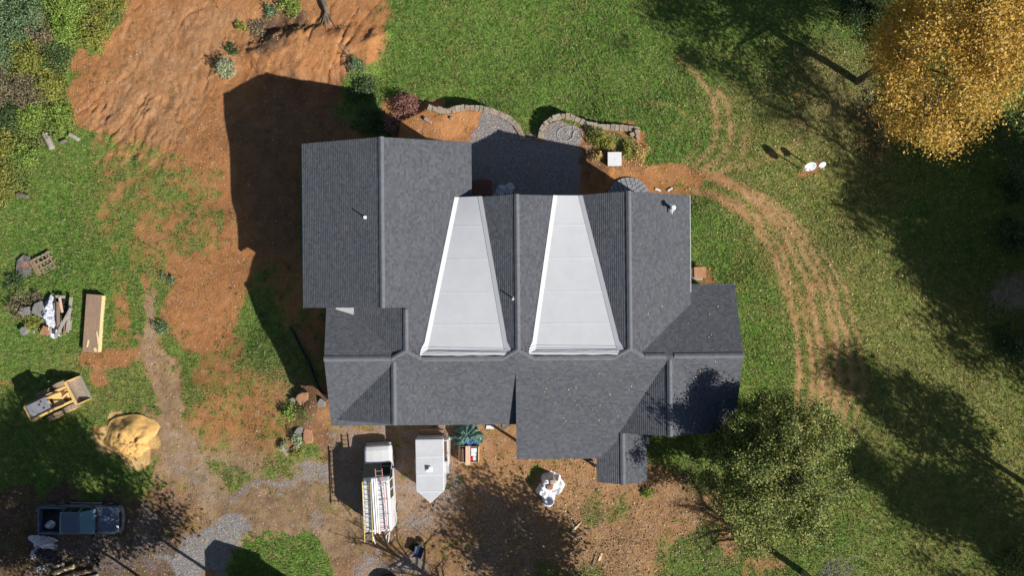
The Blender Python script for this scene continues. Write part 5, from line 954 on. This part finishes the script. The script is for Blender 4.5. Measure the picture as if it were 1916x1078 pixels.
# ------------------------------------------------------------------ plants
def leaves_np(ctr, size, bias=.6, rng=RNG, aspect=.6):
    n = len(ctr); nn = rng.normal(size=(n, 3)); nn[:, 2] = np.abs(nn[:, 2]) + bias; nn /= np.linalg.norm(nn, axis=1)[:, None]
    t = rng.normal(size=(n, 3)); t -= nn * (t * nn).sum(1)[:, None]; t /= np.linalg.norm(t, axis=1)[:, None]; b = np.cross(nn, t); s = (size * rng.uniform(.6, 1.35, n))[:, None]
    V = np.empty((n, 4, 3)); V[:, 0] = ctr - t * s * .5; V[:, 1] = ctr + b * s * .5 * aspect + nn * s * .06; V[:, 2] = ctr + t * s * .5; V[:, 3] = ctr - b * s * .5 * aspect + nn * s * .06
    return V.reshape(-1, 3), np.arange(n * 4).reshape(-1, 4)
def tree(name, label, loc, H, zc, rad, nclump, per, leaf, bark, seed, lsize=.17, trunk_r=.2, group=None, cat='tree', sig=.42, bare=False, off=(0, 0), nbr=26):
    rng = np.random.default_rng(seed); rnd = random.Random(seed); t = thing(name, label, cat, loc, group=group); mb = MB()
    top = Vector((off[0] * .8, off[1] * .8, H * .86)); tp = [Vector((0, 0, -.3)), Vector((rnd.uniform(-.1, .1), rnd.uniform(-.1, .1), H * .25)), Vector((off[0] * .4 + rnd.uniform(-.15, .15), off[1] * .4 + rnd.uniform(-.15, .15), H * .55)), top]
    mb.tube(tp, [trunk_r * 1.25, trunk_r, trunk_r * .66, trunk_r * .15], 9)
    d = rng.normal(size=(nclump, 3)); d /= np.linalg.norm(d, axis=1)[:, None]; q = rng.uniform(.25, 1.0, nclump) ** .45
    lump = .52 + .85 * fbm(d[:, 0] * 1.6 + seed, d[:, 1] * 1.6 + d[:, 2] * 1.3, seed, 3); cc = d * (q * lump)[:, None] * np.array(rad)[None, :] * 1.05 + np.array([off[0], off[1], zc])
    if per:
        m_ = nclump // 5; tp_ = rng.normal(size=(m_, 3)) * np.array([rad[0] * .32, rad[1] * .32, .35]) + np.array([off[0], off[1], zc + rad[2] * .72]); cc = np.concatenate([cc, tp_]); nclump = len(cc)
    cc[:, 2] = np.maximum(cc[:, 2], .5)
    order = rng.permutation(nclump)
    def at_h(z):
        for a_, b_ in zip(tp[:-1], tp[1:]):
            if z <= b_.z: return a_.lerp(b_, max(0, (z - a_.z) / (b_.z - a_.z)))
        return top
    for k in order[:nbr]:
        e = Vector(cc[k]); z0 = max(H * .16, min(H * .8, e.z - .35 * math.hypot(e.x - off[0], e.y - off[1]) - .4)); s = at_h(z0); m_ = s.lerp(e, .5) + Vector((rnd.uniform(-.2, .2), rnd.uniform(-.2, .2), .12 * (e - s).length))
        r0 = trunk_r * rnd.uniform(.28, .45); mb.tube([s, m_, e], [r0, r0 * .6, r0 * .18], 6)
        for _ in range(6 if bare else 2):
            f = rnd.uniform(.35, .95); s2 = s.lerp(m_, f * 2) if f < .5 else m_.lerp(e, f * 2 - 1); e2 = s2 + Vector((rnd.uniform(-1, 1), rnd.uniform(-1, 1), rnd.uniform(-.2, .9))) * rnd.uniform(.5, 1.3); mb.tube([s2, s2.lerp(e2, .5) + Vector((0, 0, .06)), e2], [r0 * .3, r0 * .2, r0 * .07], 4)
            if bare:
                for _ in range(4):
                    s3 = s2.lerp(e2, rnd.uniform(.3, 1)); e3 = s3 + Vector((rnd.uniform(-1, 1), rnd.uniform(-1, 1), rnd.uniform(-.1, .8))) * rnd.uniform(.25, .7); mb.tube([s3, e3], [.014, .006], 3, caps=False)
    mb.build('trunk', M[bark], t, smooth=True)
    if per:
        P_ = np.repeat(cc, per, 0) + rng.normal(size=(nclump * per, 3)) * np.array([sig, sig, sig * .6]); P_[:, 2] = np.maximum(P_[:, 2], .15); V, Fq = leaves_np(P_, lsize, .5, rng); mesh_np('crown', V, Fq, M[leaf], t)
    return t
def bush(label, px, py, r, h, leaf, n, seed, lsize=.13, name='shrub', group=None, cat='shrub', ry=None, rz=0.0, dens_top=True):
    rng = np.random.default_rng(seed); a = P(px, py); t = thing(name, label, cat, a, rz, group); ry = ry or r
    nc = max(6, int(n / 45)); d = rng.normal(size=(nc, 3)); d[:, 2] = np.abs(d[:, 2]); d /= np.linalg.norm(d, axis=1)[:, None]; q = rng.uniform(.1, 1, nc) ** .5
    lump = .65 + .7 * fbm(d[:, 0] * 1.8 + seed, d[:, 1] * 1.8 + 3, seed, 2); cc = d * (q * lump)[:, None] * np.array([r, ry, h])
    P_ = np.repeat(cc, n // nc, 0) + rng.normal(size=(nc * (n // nc), 3)) * np.array([.16, .16, .12]) * (r ** .5); P_[:, 2] = np.abs(P_[:, 2]) + .03
    V, Fq = leaves_np(P_, lsize, .35, rng); mesh_np('foliage', V, Fq, M[leaf], t); mb = MB()
    for k in range(min(nc, 12)): e = Vector(cc[k]); mb.tube([(0, 0, -.1), e * .5 + Vector((0, 0, .1)), e], [.035, .025, .01], 5)
    mb.build('stems', M['bark'], t); return t
# the yellow trees and the tree by the house
a = P(1604, 152); tree('autumn_tree', 'tall tree with golden yellow leaves, its trunk base showing beside the leaf litter', a, 14.5, 9.4, (6.0, 6.2, 5.0), 175, 250, 'L_yellow', 'bark', 3, .17, .24, off=(1.5, -.9), nbr=36, sig=.5); a = P(1742, 96); tree('autumn_tree', 'golden yellow tree filling the frame corner beyond the first one', a, 15, 10.2, (4.8, 4.8, 4.4), 130, 200, 'L_yellow', 'bark', 4, .165, .28, off=(1.0, 0.4), sig=.5)
a = P(1392, 836); tree('oak_tree', 'broad olive green tree overhanging the house corner', a, 9.8, 5.5, (4.9, 5.2, 3.4), 170, 440, 'L_green', 'bark', 5, .145, .2, nbr=30, sig=.33)
a = P(1503, 1073); tree('bare_tree', 'leafless grey tree at the bottom edge of the lawn', a, 8.0, 5.2, (3.6, 3.4, 2.8), 46, 0, None, 'greybark', 6, .1, .20, bare=True, nbr=40, off=(.6, 0.0))
a = P(1862, 268); tree('evergreen_tree', 'dark green tree in the shade below the golden trees', a, 6.5, 3.6, (2.3, 2.2, 2.9), 60, 150, 'L_dark', 'bark', 8, .15, .12)
a = P(1850, 548); tree('red_tree', 'twiggy tree with sparse red leaves at the shaded lawn edge', a, 4.5, 2.8, (1.7, 1.7, 1.3), 30, 18, 'L_red', 'greybark', 9, .12, .07, bare=True, nbr=24)
# the thicket in the frame corner
TH = [('grey green bush at the very corner of the thicket', 10, 12, 1.9, 1.9, 'L_greygreen', 2600), ('grey green bush of the thicket, second from the corner along the top', 62, 40, 1.8, 2.1, 'L_greygreen', 2600), ('dark bush standing between two grey green ones in the thicket', 45, -6, 1.6, 1.6, 'L_dark', 1700),
      ('bright green bush at the top edge of the thicket', 140, 10, 1.5, 1.5, 'L_bright', 2200), ('yellow green bush nearest the bare bank at the top edge', 205, -4, 1.5, 1.2, 'L_yellowgreen', 1900), ('brown leafed bush amid the grey green ones', 88, 68, 1.3, 1.4, 'L_brown', 1500), ('bright green bush beside the brown leafed one', 128, 58, 1.5, 1.3, 'L_bright', 2000),
      ('low yellow green bush leaning over the bank edge', 178, 62, 1.3, .9, 'L_yellowgreen', 1700), ('grey green bush on the frame edge below the corner pair', 16, 88, 1.8, 1.8, 'L_greygreen', 2500), ('olive bush in the middle of the thicket', 72, 112, 1.6, 1.5, 'L_yellowgreen', 2100), ('dark green bush in a gap near the bank', 112, 108, 1.2, 1.0, 'L_dark', 1400),
      ('dull brown bush on the frame edge of the thicket', 12, 172, 1.7, 1.2, 'L_brown', 1900), ('olive brown bush next to the logs in the thicket', 58, 178, 1.5, 1.1, 'L_brown', 1800), ('yellow green bush at the clay edge above the logs', 98, 160, 1.2, 1.0, 'L_yellowgreen', 1600), ('bright green bush just above the grey log', 118, 222, 1.2, .9, 'L_bright', 1600), ('dark bush above the frame edge brambles', 20, 222, 1.4, 1.0, 'L_dark', 1600),
      ('green bush over the stump end of the logs', 66, 228, 1.2, .9, 'L_bright', 1500), ('low yellow green bush on the frame edge beyond the logs', 14, 278, 1.4, .8, 'L_yellowgreen', 1700), ('low pale green bush where the thicket meets the lawn', 48, 292, 1.2, .6, 'L_bright', 1300), ('bright yellow bush at the lawn end of the thicket', 10, 345, 1.2, .6, 'L_yellowgreen', 1300)]
for k, (lab, x, y, r_, h_, lf, n_) in enumerate(TH): bush(lab, x, y, r_ * 1.05, h_, lf, int(n_ * 2.0), 200 + k, .125, group=None)
SH = [('pale leafed bush on the bare bank with a long shadow', 424, 128, .72, 1.5, 'L_pale', 1500, 1.0), ('dark low weeds above the pale bush', 436, 92, .5, .45, 'L_dark', 500, .6), ('small yellow weed tuft on the bank above the pale bush', 452, 52, .45, .4, 'L_yellowgreen', 500, .4), ('bright green bush at the top of the clay bank', 545, 8, .85, .9, 'L_bright', 1300, .6), ('dull green bush on the bank beside the bright one', 508, 22, .6, .5, 'L_greygreen', 700, .5), ('dark bramble in the bank hollow', 482, 52, .8, .5, 'L_brown', 800, .5),
      ('round dark green shrub beside the wing shadow', 684, 168, 1.15, 1.3, 'L_dark', 2600, 1.2), ('dark green shrub in shade against the wing', 690, 222, 1.1, 1.0, 'L_dark', 1900, 1.0), ('pale green shrub on the clay edge over the dark shrubs', 668, 122, .6, .7, 'L_greygreen', 900, .8), ('red brown shrub at the end of the stone wall', 762, 198, 1.0, 1.2, 'L_red', 2200, 1.2), ('dark red brown shrub in the wing shadow', 735, 238, .95, .8, 'L_red', 1500, .9), ('shaded green shrub between the wing and the red brown one', 712, 248, .8, .7, 'L_dark', 1100, .7),
      ('olive shrub between the hose and the white box', 1128, 268, .75, .8, 'L_yellowgreen', 1200, .8), ('dark olive shrub touching the hose loops', 1112, 252, .65, .7, 'L_green', 1000, .7), ('yellow shrub beside the white square box', 1172, 284, .62, .6, 'L_yellowgreen', 1100, .6), ('dry tan bush at the white box corner', 1116, 292, .5, .5, 'L_fall', 600, .5), ('dry grass clump in the bed by the wall end', 1192, 290, .8, .35, 'L_fall', 900, .5), 
      ('spiky pale plant at the rubble bank', 557, 822, .45, .55, 'L_pale', 600, .6), ('smaller spiky pale plant below the rubble bank', 530, 832, .32, .4, 'L_pale', 350, .4), ('bright weed clump along the rubble bank', 543, 770, .55, .4, 'L_bright', 700, .4), ('yellow weed clump in the drive verge', 556, 848, .4, .2, 'L_yellowgreen', 300, .2), ('green weeds at the porch corner', 1212, 922, .45, .35, 'L_bright', 450, .3),
      ('dark evergreen ground shrub beside the golden trees', 1640, 38, 2.1, 1.3, 'L_dark', 3600, 1.2), ('dark evergreen shrub nearest the top edge', 1598, 10, 1.5, 1.1, 'L_dark', 2200, 1.0), ('grey green shrub between evergreen and golden leaves', 1668, 78, 1.3, 1.0, 'L_greygreen', 1800, .9), ('shaded shrub on the frame edge below the red tree', 1890, 640, 1.4, 1.2, 'L_dark', 1700, 1), ('shaded shrub on the frame edge above the red tree', 1895, 440, 1.5, 1.4, 'L_dark', 1900, 1), ('dark shrub on the frame edge under the evergreen', 1898, 350, 1.4, 1.3, 'L_dark', 1800, 1), ('shaded shrub at the lowest frame corner of the lawn', 1905, 1055, 1.4, 1.2, 'L_green', 1700, 1),
      ('grey green weeds in the clay by the wide track', 745 - 430, 520, .5, .25, 'L_greygreen', 350, .2), ('dark weed clump by the sand heap track', 302, 615, .6, .3, 'L_greygreen', 500, .3), ('weed clump beside the debris slabs', 40, 575, 1.0, .45, 'L_brown', 1100, .4), ('green weeds growing through the debris heap', 62, 602, .7, .5, 'L_yellowgreen', 800, .4), ('dark weeds beside the charred board', 28, 530, .7, .4, 'L_dark', 700, .4), ('brown weeds at the low end of the debris heap', 72, 560, .6, .45, 'L_brown', 700, .4)]
for k, (lab, x, y, r_, h_, lf, n_, _) in enumerate(SH): bush(lab, x, y, r_, h_, lf, n_, 300 + k, .12 if r_ < 1.2 else .15)
# roots of an upturned stump on the bank
a = P(612, 22); t = thing('root_stump', 'upturned grey stump with roots trailing down the clay bank', 'stump', a); mb = MB(); mb.tube([(-.3, .9, .3), (0, .2, .35), (.05, -.2, .2)], [.18, .20, .12], 10); mb.build('stump', M['bark'], t); rnd = random.Random(31); mb = MB()
for k in range(9):
    an = -1.57 + rnd.uniform(-.55, .55); L = rnd.uniform(1.0, 2.6); q = [Vector((0, 0, .3))]
    for i in range(4): q.append(q[-1] + Vector((math.cos(an) * L / 4 + rnd.uniform(-.08, .08), math.sin(an) * L / 4, -.08 + rnd.uniform(-.05, .06))))
    mb.tube(q, [.06, .045, .03, .02, .01], 5)
mb.build('roots', M['bark'], t)
a = P(652, 108); t = thing('fallen_branch', 'bare forked branch lying on the clay by the pale shrub', 'branch', a); mb = MB()
for q in (((-.5, .9, .35), (0, .2, .15), (.1, -1.2, .1)), ((0, .2, .18), (-.4, .1, .3)), ((0, .2, .18), (.5, -.4, .25)), ((-.4, .8, .35), (.3, .6, .3)), ((.05, -.5, .15), (-.3, -.7, .2)), ((.08, -.8, .12), (.3, -1.1, .25))): mb.tube(q, .022, 5)
mb.build('branches', M['greybark'], t)
# trees beyond the frame whose shade falls on the place
def beyond(label, px, py, H, zc, rad, seed, leaf='L_green', ncl=105, per=85, tr=.2, bare=False): x, y = unproj(px, py, 0); return tree('tall_tree', label, (x, y, hz(x, y)), H, zc, rad, ncl, per, leaf, 'bark', seed, .24, tr, sig=.48, bare=bare)
t1 = beyond('tall tree beyond the lawn edge, level with the house middle', 2057, 598, 14, 9.2, (4.2, 4.2, 4.6), 401); 
def again(label, px, py, sc, rz, src): c = copy_tree(src); x, y = unproj(px, py, 0); c.location = (x, y, hz(x, y) - .1); c.scale = (sc, sc, sc); c.rotation_euler = (0, 0, rz); c['label'] = label; return c
t1['group'] = 'tall trees beyond the lawn'
for k, (lab, x, y, sc, rz) in enumerate((('tall tree beyond the red tree, off the frame edge', 2120, 722, .92, 1.0), ('tall tree deep beyond the red tree', 2225, 815, 1.05, 2.2), ('tall tree beyond the evergreen in the shade', 2100, 478, .95, 3.1), ('tall tree behind the first row beyond the evergreen', 2235, 600, 1.1, 4.0), ('tall tree beyond the frame edge, deepest by the red tree', 2330, 720, 1.1, 5.0), ('tall tree behind the evergreen shade, third row', 2067, 508, 1.0, 1.7), ('tall tree between the red tree and the evergreen, outside the frame', 2147, 620, 1.05, 2.9), ('tall tree outside the frame just beyond the red tree', 2175, 705, 1.0, .3), ('tall tree outside the frame in the upper shade', 2060, 430, .8, 5.5), ('tall tree outside the lawn corner, farthest down', 2160, 1200, 1.05, 2.7), ('tall tree outside the frame beyond the lawn corner shrub', 2290, 1010, .80, .5))): again(lab, x, y, sc, rz, t1)
t2 = beyond('slim tall tree outside the lawn corner', 2010, 965, 14.5, 9.4, (2.2, 2.2, 4.8), 402, ncl=80, per=100); t2['group'] = 'tall trees beyond the lawn'; again('slim tall tree outside the lawn corner, nearer the bottom', 1975, 1100, .94, 2.0, t2); again('slim tall tree outside the lawn corner, beside the lowest one', 2045, 1105, .8, 4.0, t2)
t3 = beyond('tall tree outside the frame below the pickup', 448, 1112, 16, 10.6, (4.3, 3.8, 5.2), 403, ncl=150, per=120, tr=.11); again('tall tree outside the frame beyond the log pile', 215, 1135, .85, 1.4, t3); again('tall tree outside the frame corner below the log pile', 60, 1160, .8, 2.6, t3)
again('tall tree outside the frame corner, leaning over the pickup shade', 325, 1132, .92, 3.6, t3); t6 = beyond('tall bare pole tree outside the frame, casting a long thin shadow', 1968, 505, 18, 14.5, (2.6, 2.6, 3.0), 406, bare=True, per=0, ncl=26, tr=.17); again('second tall bare pole tree outside the frame beside the first', 2010, 455, .95, 2.0, t6)
t4 = beyond('bushy tree outside the frame below the wheelbarrow', 1153, 1132, 9.5, 6.4, (3.4, 3.4, 2.8), 404, ncl=120, per=100, tr=.16); t5 = beyond('leafless tree outside the frame below the drive', 905, 1150, 8.5, 5.6, (3.2, 3.0, 2.8), 405, bare=True, per=0, ncl=44)
# shed outside the frame below the gravel
x, y = unproj(516, 1133, 0); t = thing('shed', 'small shed outside the frame below the gravel patch', 'shed', (x, y, hz(x, y))); mb = MB(); mb.box((0, 0, 1.4), (3.2, 3.0, 2.9)); mb.build('wall', M['siding'], t); mb = MB(); mb.loft([[(x_, y_, z_) for x_, z_ in ((-1.9, 2.75), (0, 3.8), (1.9, 2.75), (0, 3.65))] for y_ in (-1.7, 1.7)]); mb.build('roof', M['drip'], t)

# ------------------------------------------------------------------ grass, leaves, undergrowth, stones: what nobody could count
def surf(n, box, rng):
    X = rng.uniform(box[0], box[1], n); Y = rng.uniform(box[2], box[3], n)
    i = np.clip(np.searchsorted(AX, X) - 1, 0, nx - 2); j = np.clip(np.searchsorted(AY, Y) - 1, 0, ny - 2); u = (X - AX[i]) / (AX[i + 1] - AX[i]); w = (Y - AY[j]) / (AY[j + 1] - AY[j])
    def s(a): a = a.reshape(ny, nx); return (a[j, i] * (1 - u) + a[j, i + 1] * u) * (1 - w) + (a[j + 1, i] * (1 - u) + a[j + 1, i + 1] * u) * w
    return X, Y, s
FR = (-40.0, 40.0, -23.2, 23.2)
def in_house(X, Y): return ((X > -13.6) & (X < -3.1) & (Y > -1.5) & (Y < 9.4)) | ((X > -12) & (X < 14.6) & (Y > -9) & (Y < 0)) | ((X > -3.3) & (X < 11.6) & (Y > -1) & (Y < 5.8))
rng = np.random.default_rng(77); X, Y, s = surf(330000, FR, rng); so = s(MK['soil']); gr = s(MK['gravel']); sa = s(MK['sand']); fine = fbm(X * 3.2, Y * 3.2, 900, 3, .7) - .5
keep = ((so + fine * 1.1) < .47) & (rng.uniform(0, 1, len(X)) > s(MK['ruts']) * 1.05) & (gr < .45) & (sa < .4) & ~in_house(X, Y); X, Y = X[keep], Y[keep]; Z = s(gz)[keep]; dr = np.clip(s(MK['dry']) + s(MK['ruts']) * 1.2, 0, 1)[keep]; lu = s(MK['lush'])[keep]; n = len(X)
nb = 2; n2 = n * nb; bx = np.repeat(X, nb) + rng.normal(0, .03, n2); by = np.repeat(Y, nb) + rng.normal(0, .03, n2); bz = np.repeat(Z, nb); th = rng.uniform(0, 2 * np.pi, n2); L = rng.uniform(.06, .17, n2) * (1 + .5 * np.repeat(lu, nb)); hgt = L * rng.uniform(.3, 1.0, n2); wd = rng.uniform(.020, .042, n2)
V = np.empty((n2, 3, 3)); px_ = -np.sin(th) * wd; py_ = np.cos(th) * wd
V[:, 0] = np.stack([bx + px_, by + py_, bz - .01], 1); V[:, 1] = np.stack([bx - px_, by - py_, bz - .01], 1); V[:, 2] = np.stack([bx + np.cos(th) * L, by + np.sin(th) * L, bz + hgt], 1)
def grass_mat():
    m, nt, b, out = new_mat('grass_blades'); geo = N(nt, 'ShaderNodeNewGeometry'); a = N(nt, 'ShaderNodeAttribute', attribute_name='turf'); sp = N(nt, 'ShaderNodeSeparateColor'); nt.links.new(a.outputs['Color'], sp.inputs[0])
    c = grass_color(nt, geo.outputs['Position'], sp.outputs[1], sp.outputs[0]); k = geo.outputs['Random Per Island']
    c = mixc(nt, math_(nt, 'MULTIPLY', ramp(nt, k, [(.82, (0, 0, 0)), (.9, (1, 1, 1))]), .75), c, (.40, .31, .15)); c = mixc(nt, math_(nt, 'MULTIPLY', ramp(nt, k, [(.0, (1, 1, 1)), (.35, (0, 0, 0))]), .7), c, (.03, .055, .012))
    nt.links.new(c, b.inputs['Base Color']); b.inputs['Roughness'].default_value = .6; b.inputs['Specular IOR Level'].default_value = .3; t = N(nt, 'ShaderNodeBsdfTranslucent'); nt.links.new(c, t.inputs[0]); mx = N(nt, 'ShaderNodeMixShader'); mx.inputs[0].default_value = .25
    nt.links.new(b.outputs[0], mx.inputs[1]); nt.links.new(t.outputs[0], mx.inputs[2]); nt.links.new(mx.outputs[0], out.inputs[0]); return m
M['grass'] = grass_mat(); g = mesh_np('grass', V.reshape(-1, 3), np.arange(n2 * 3).reshape(-1, 3), M['grass'], nper=3); tag(g, 'short lawn grass growing around the house and yard', 'grass', kind='stuff')
at = g.data.color_attributes.new('turf', 'FLOAT_COLOR', 'POINT'); at.data.foreach_set('color', np.repeat(np.stack([dr, lu, lu * 0, lu * 0 + 1], 1), nb * 3, 0).astype(np.float32).ravel())
# weed tufts on the clay
M['weed'] = leaf_mat('clay_weeds', [(.04, .065, .022), (.09, .125, .04), (.17, .19, .075), (.26, .22, .12)], .2)
rng = np.random.default_rng(78); X, Y, s = surf(60000, FR, rng); so = s(MK['soil']); k = fbm(X * .7, Y * .7, 120, 4) + .35 * fbm(X * 3, Y * 3, 121, 2); keep = (so > .3) & (so < .93) & (s(MK['gravel']) < .4) & (s(MK['sand']) < .3) & (k > .70) & ~in_house(X, Y)
ctr = np.stack([X, Y, s(gz)], 1)[keep]; ctr = np.repeat(ctr, 5, 0) + rng.normal(0, .07, (keep.sum() * 5, 3)); ctr[:, 2] += .05; V, Fq = leaves_np(ctr, .075, .4, rng); tag(mesh_np('weeds', V, Fq, M['weed']), 'sparse low weeds scattered over the bare clay', 'weeds', kind='stuff')
# thicket undergrowth
M['L_under'] = leaf_mat('undergrowth_leaves', [(.05, .075, .02), (.12, .17, .035), (.21, .27, .06), (.25, .21, .09), (.31, .36, .09)], .3)
rng = np.random.default_rng(79); x0, y0 = unproj(-30, -30, -3); x1, y1 = unproj(260, 400, -3); X, Y, s = surf(44000, (x0, x1, y1, y0), rng); fx, fy = proj(X, Y, s(gz)); w_ = 40 * (fbm(X * .6, Y * .6, 130) - .5)
keep = sdpoly(fx + w_, fy + w_, [(-60, -60), (250, -60), (225, 40), (150, 95), (125, 150), (118, 195), (145, 240), (60, 300), (50, 370), (-60, 390)]) > 0; ctr = np.stack([X, Y, s(gz) + rng.uniform(.05, .5, len(X)) * (.4 + fbm(X * .9, Y * .9, 131))], 1)[keep]; V, Fq = leaves_np(ctr, .13, .5, rng); tag(mesh_np('undergrowth', V, Fq, M['L_under']), 'leafy undergrowth filling the gaps between the thicket bushes', 'undergrowth', kind='stuff')
# fallen leaves, denser by the golden trees and under the oak
rng = np.random.default_rng(80); X, Y, s = surf(60000, FR, rng); fx, fy = proj(X, Y, s(gz)); lt = s(MK['litter']); d1 = np.exp(-(((fx - 1640) / 260) ** 2 + ((fy - 240) / 200) ** 2)); d2 = .5 * np.exp(-(((fx - 1600) / 420) ** 2 + ((fy - 520) / 330) ** 2)); d3 = .35 * np.exp(-(((fx - 1180) / 330) ** 2 + ((fy - 1010) / 170) ** 2)); keep = (rng.uniform(0, 1, len(X)) < .02 + .75 * d1 + .5 * d2 + d3) & ((fx > 850) | (rng.uniform(0, 1, len(X)) < .12)) & ~in_house(X, Y)
ctr = np.stack([X, Y, s(gz) + rng.uniform(.03, .10, len(X))], 1)[keep]; V, Fq = leaves_np(ctr, .105, 1.2, rng, .75); tag(mesh_np('fallen_leaves', V, Fq, M['L_fall']), 'fallen tan and yellow leaves scattered over the lawn and clay', 'leaves', kind='stuff')
# small stones and clods on bare earth and gravel
rng = np.random.default_rng(81); X, Y, s = surf(80000, FR, rng); keep = ((s(MK['soil']) > .75) | (s(MK['gravel']) > .6)) & ~in_house(X, Y) & (s(MK['sand']) < .3); ctr = np.stack([X, Y, s(gz)], 1)[keep]; n = len(ctr); sz = (.016 + .06 * rng.uniform(0, 1, n) ** 3)[:, None, None] * np.array([1, 1, .8]); oc = np.array([[1, 0, 0], [0, 1, 0], [-1, 0, 0], [0, -1, 0], [0, 0, 1.0]]); V = ctr[:, None, :] + oc[None] * sz * rng.uniform(.6, 1.3, (n, 5, 1)); b0 = np.arange(n)[:, None, None] * 5; Fq = (b0 + np.array([[0, 1, 4], [1, 2, 4], [2, 3, 4], [3, 0, 4]])[None]).reshape(-1, 3)
rng2 = np.random.default_rng(84); X2, Y2, s2 = surf(70000, FR, rng2); fx, fy = proj(X2, Y2, s2(gz)); kp = (rng2.uniform(0, 1, len(X2)) < .9 * np.exp(-(((fx - 1150) / 190) ** 2 + ((fy - 1030) / 90) ** 2)) + .5 * np.exp(-(((fx - 930) / 150) ** 2 + ((fy - 980) / 110) ** 2)) + .6 * np.exp(-(((fx - 1330) / 90) ** 2 + ((fy - 930) / 80) ** 2)) + .5 * np.exp(-(((fx - 1600) / 80) ** 2 + ((fy - 190) / 80) ** 2))) & ~in_house(X2, Y2); ctr = np.stack([X2, Y2, s2(gz) + .04], 1)[kp]; V2, F2 = leaves_np(ctr, .11, 1.0, rng2, .7); M['L_rust'] = leaf_mat('rusty_fallen_leaves', [(.11, .065, .045), (.21, .125, .085), (.30, .19, .13), (.40, .30, .22)], .05); tag(mesh_np('fallen_leaves', V2, F2, M['L_rust']), 'rusty brown leaf litter under the oak and over the front yard', 'leaves', kind='stuff')
M['pebble'] = leaf_mat('loose_stone', [(.16, .08, .045), (.30, .16, .09), (.38, .26, .18), (.48, .44, .40)], 0.0); tag(mesh_np('pebbles', V.reshape(-1, 3), Fq, M['pebble'], nper=3), 'loose pebbles and clods on the clay and gravel', 'pebbles', kind='stuff')

# leaves blown onto the roofs
rng = np.random.default_rng(83); pts = []
for (x0_, x1_, y0_, y1_, a_, b_, c_, n_) in ((2, 9, -9, -5.6, 4.655 + .243 * 5.45, 0, .243, 50), (8, 11.8, -4, 4, 5.2 + .37 * 7.6, -.37, 0, 22), (10.6, 14.5, -6.5, -4.9, 5 + .375 * 4.52, 0, .375, 26), (-6, 0, -8.8, -5, 5 + .375 * 4.52, 0, .375, 14), (8.5, 14.5, -4, -.5, 5 - .42 * 4.52, 0, -.42, 16)):
    x = rng.uniform(x0_, x1_, n_); y = rng.uniform(y0_, y1_, n_); pts.append(np.stack([x, y, a_ + b_ * x + c_ * y + .03], 1))
V, Fq = leaves_np(np.concatenate(pts), .10, 1.5, rng, .7); tag(mesh_np('roof_leaves', V, Fq, M['L_fall']), 'dry leaves lying on the shingle slopes', 'leaves', kind='stuff')
bush('sparse brown undergrowth at the foot of the golden trees', 1632, 215, 1.8, .8, 'L_brown', 900, 391, .13); bush('sparse tan saplings under the golden leaves near the dishes', 1640, 268, 1.5, .9, 'L_fall', 600, 392, .12)
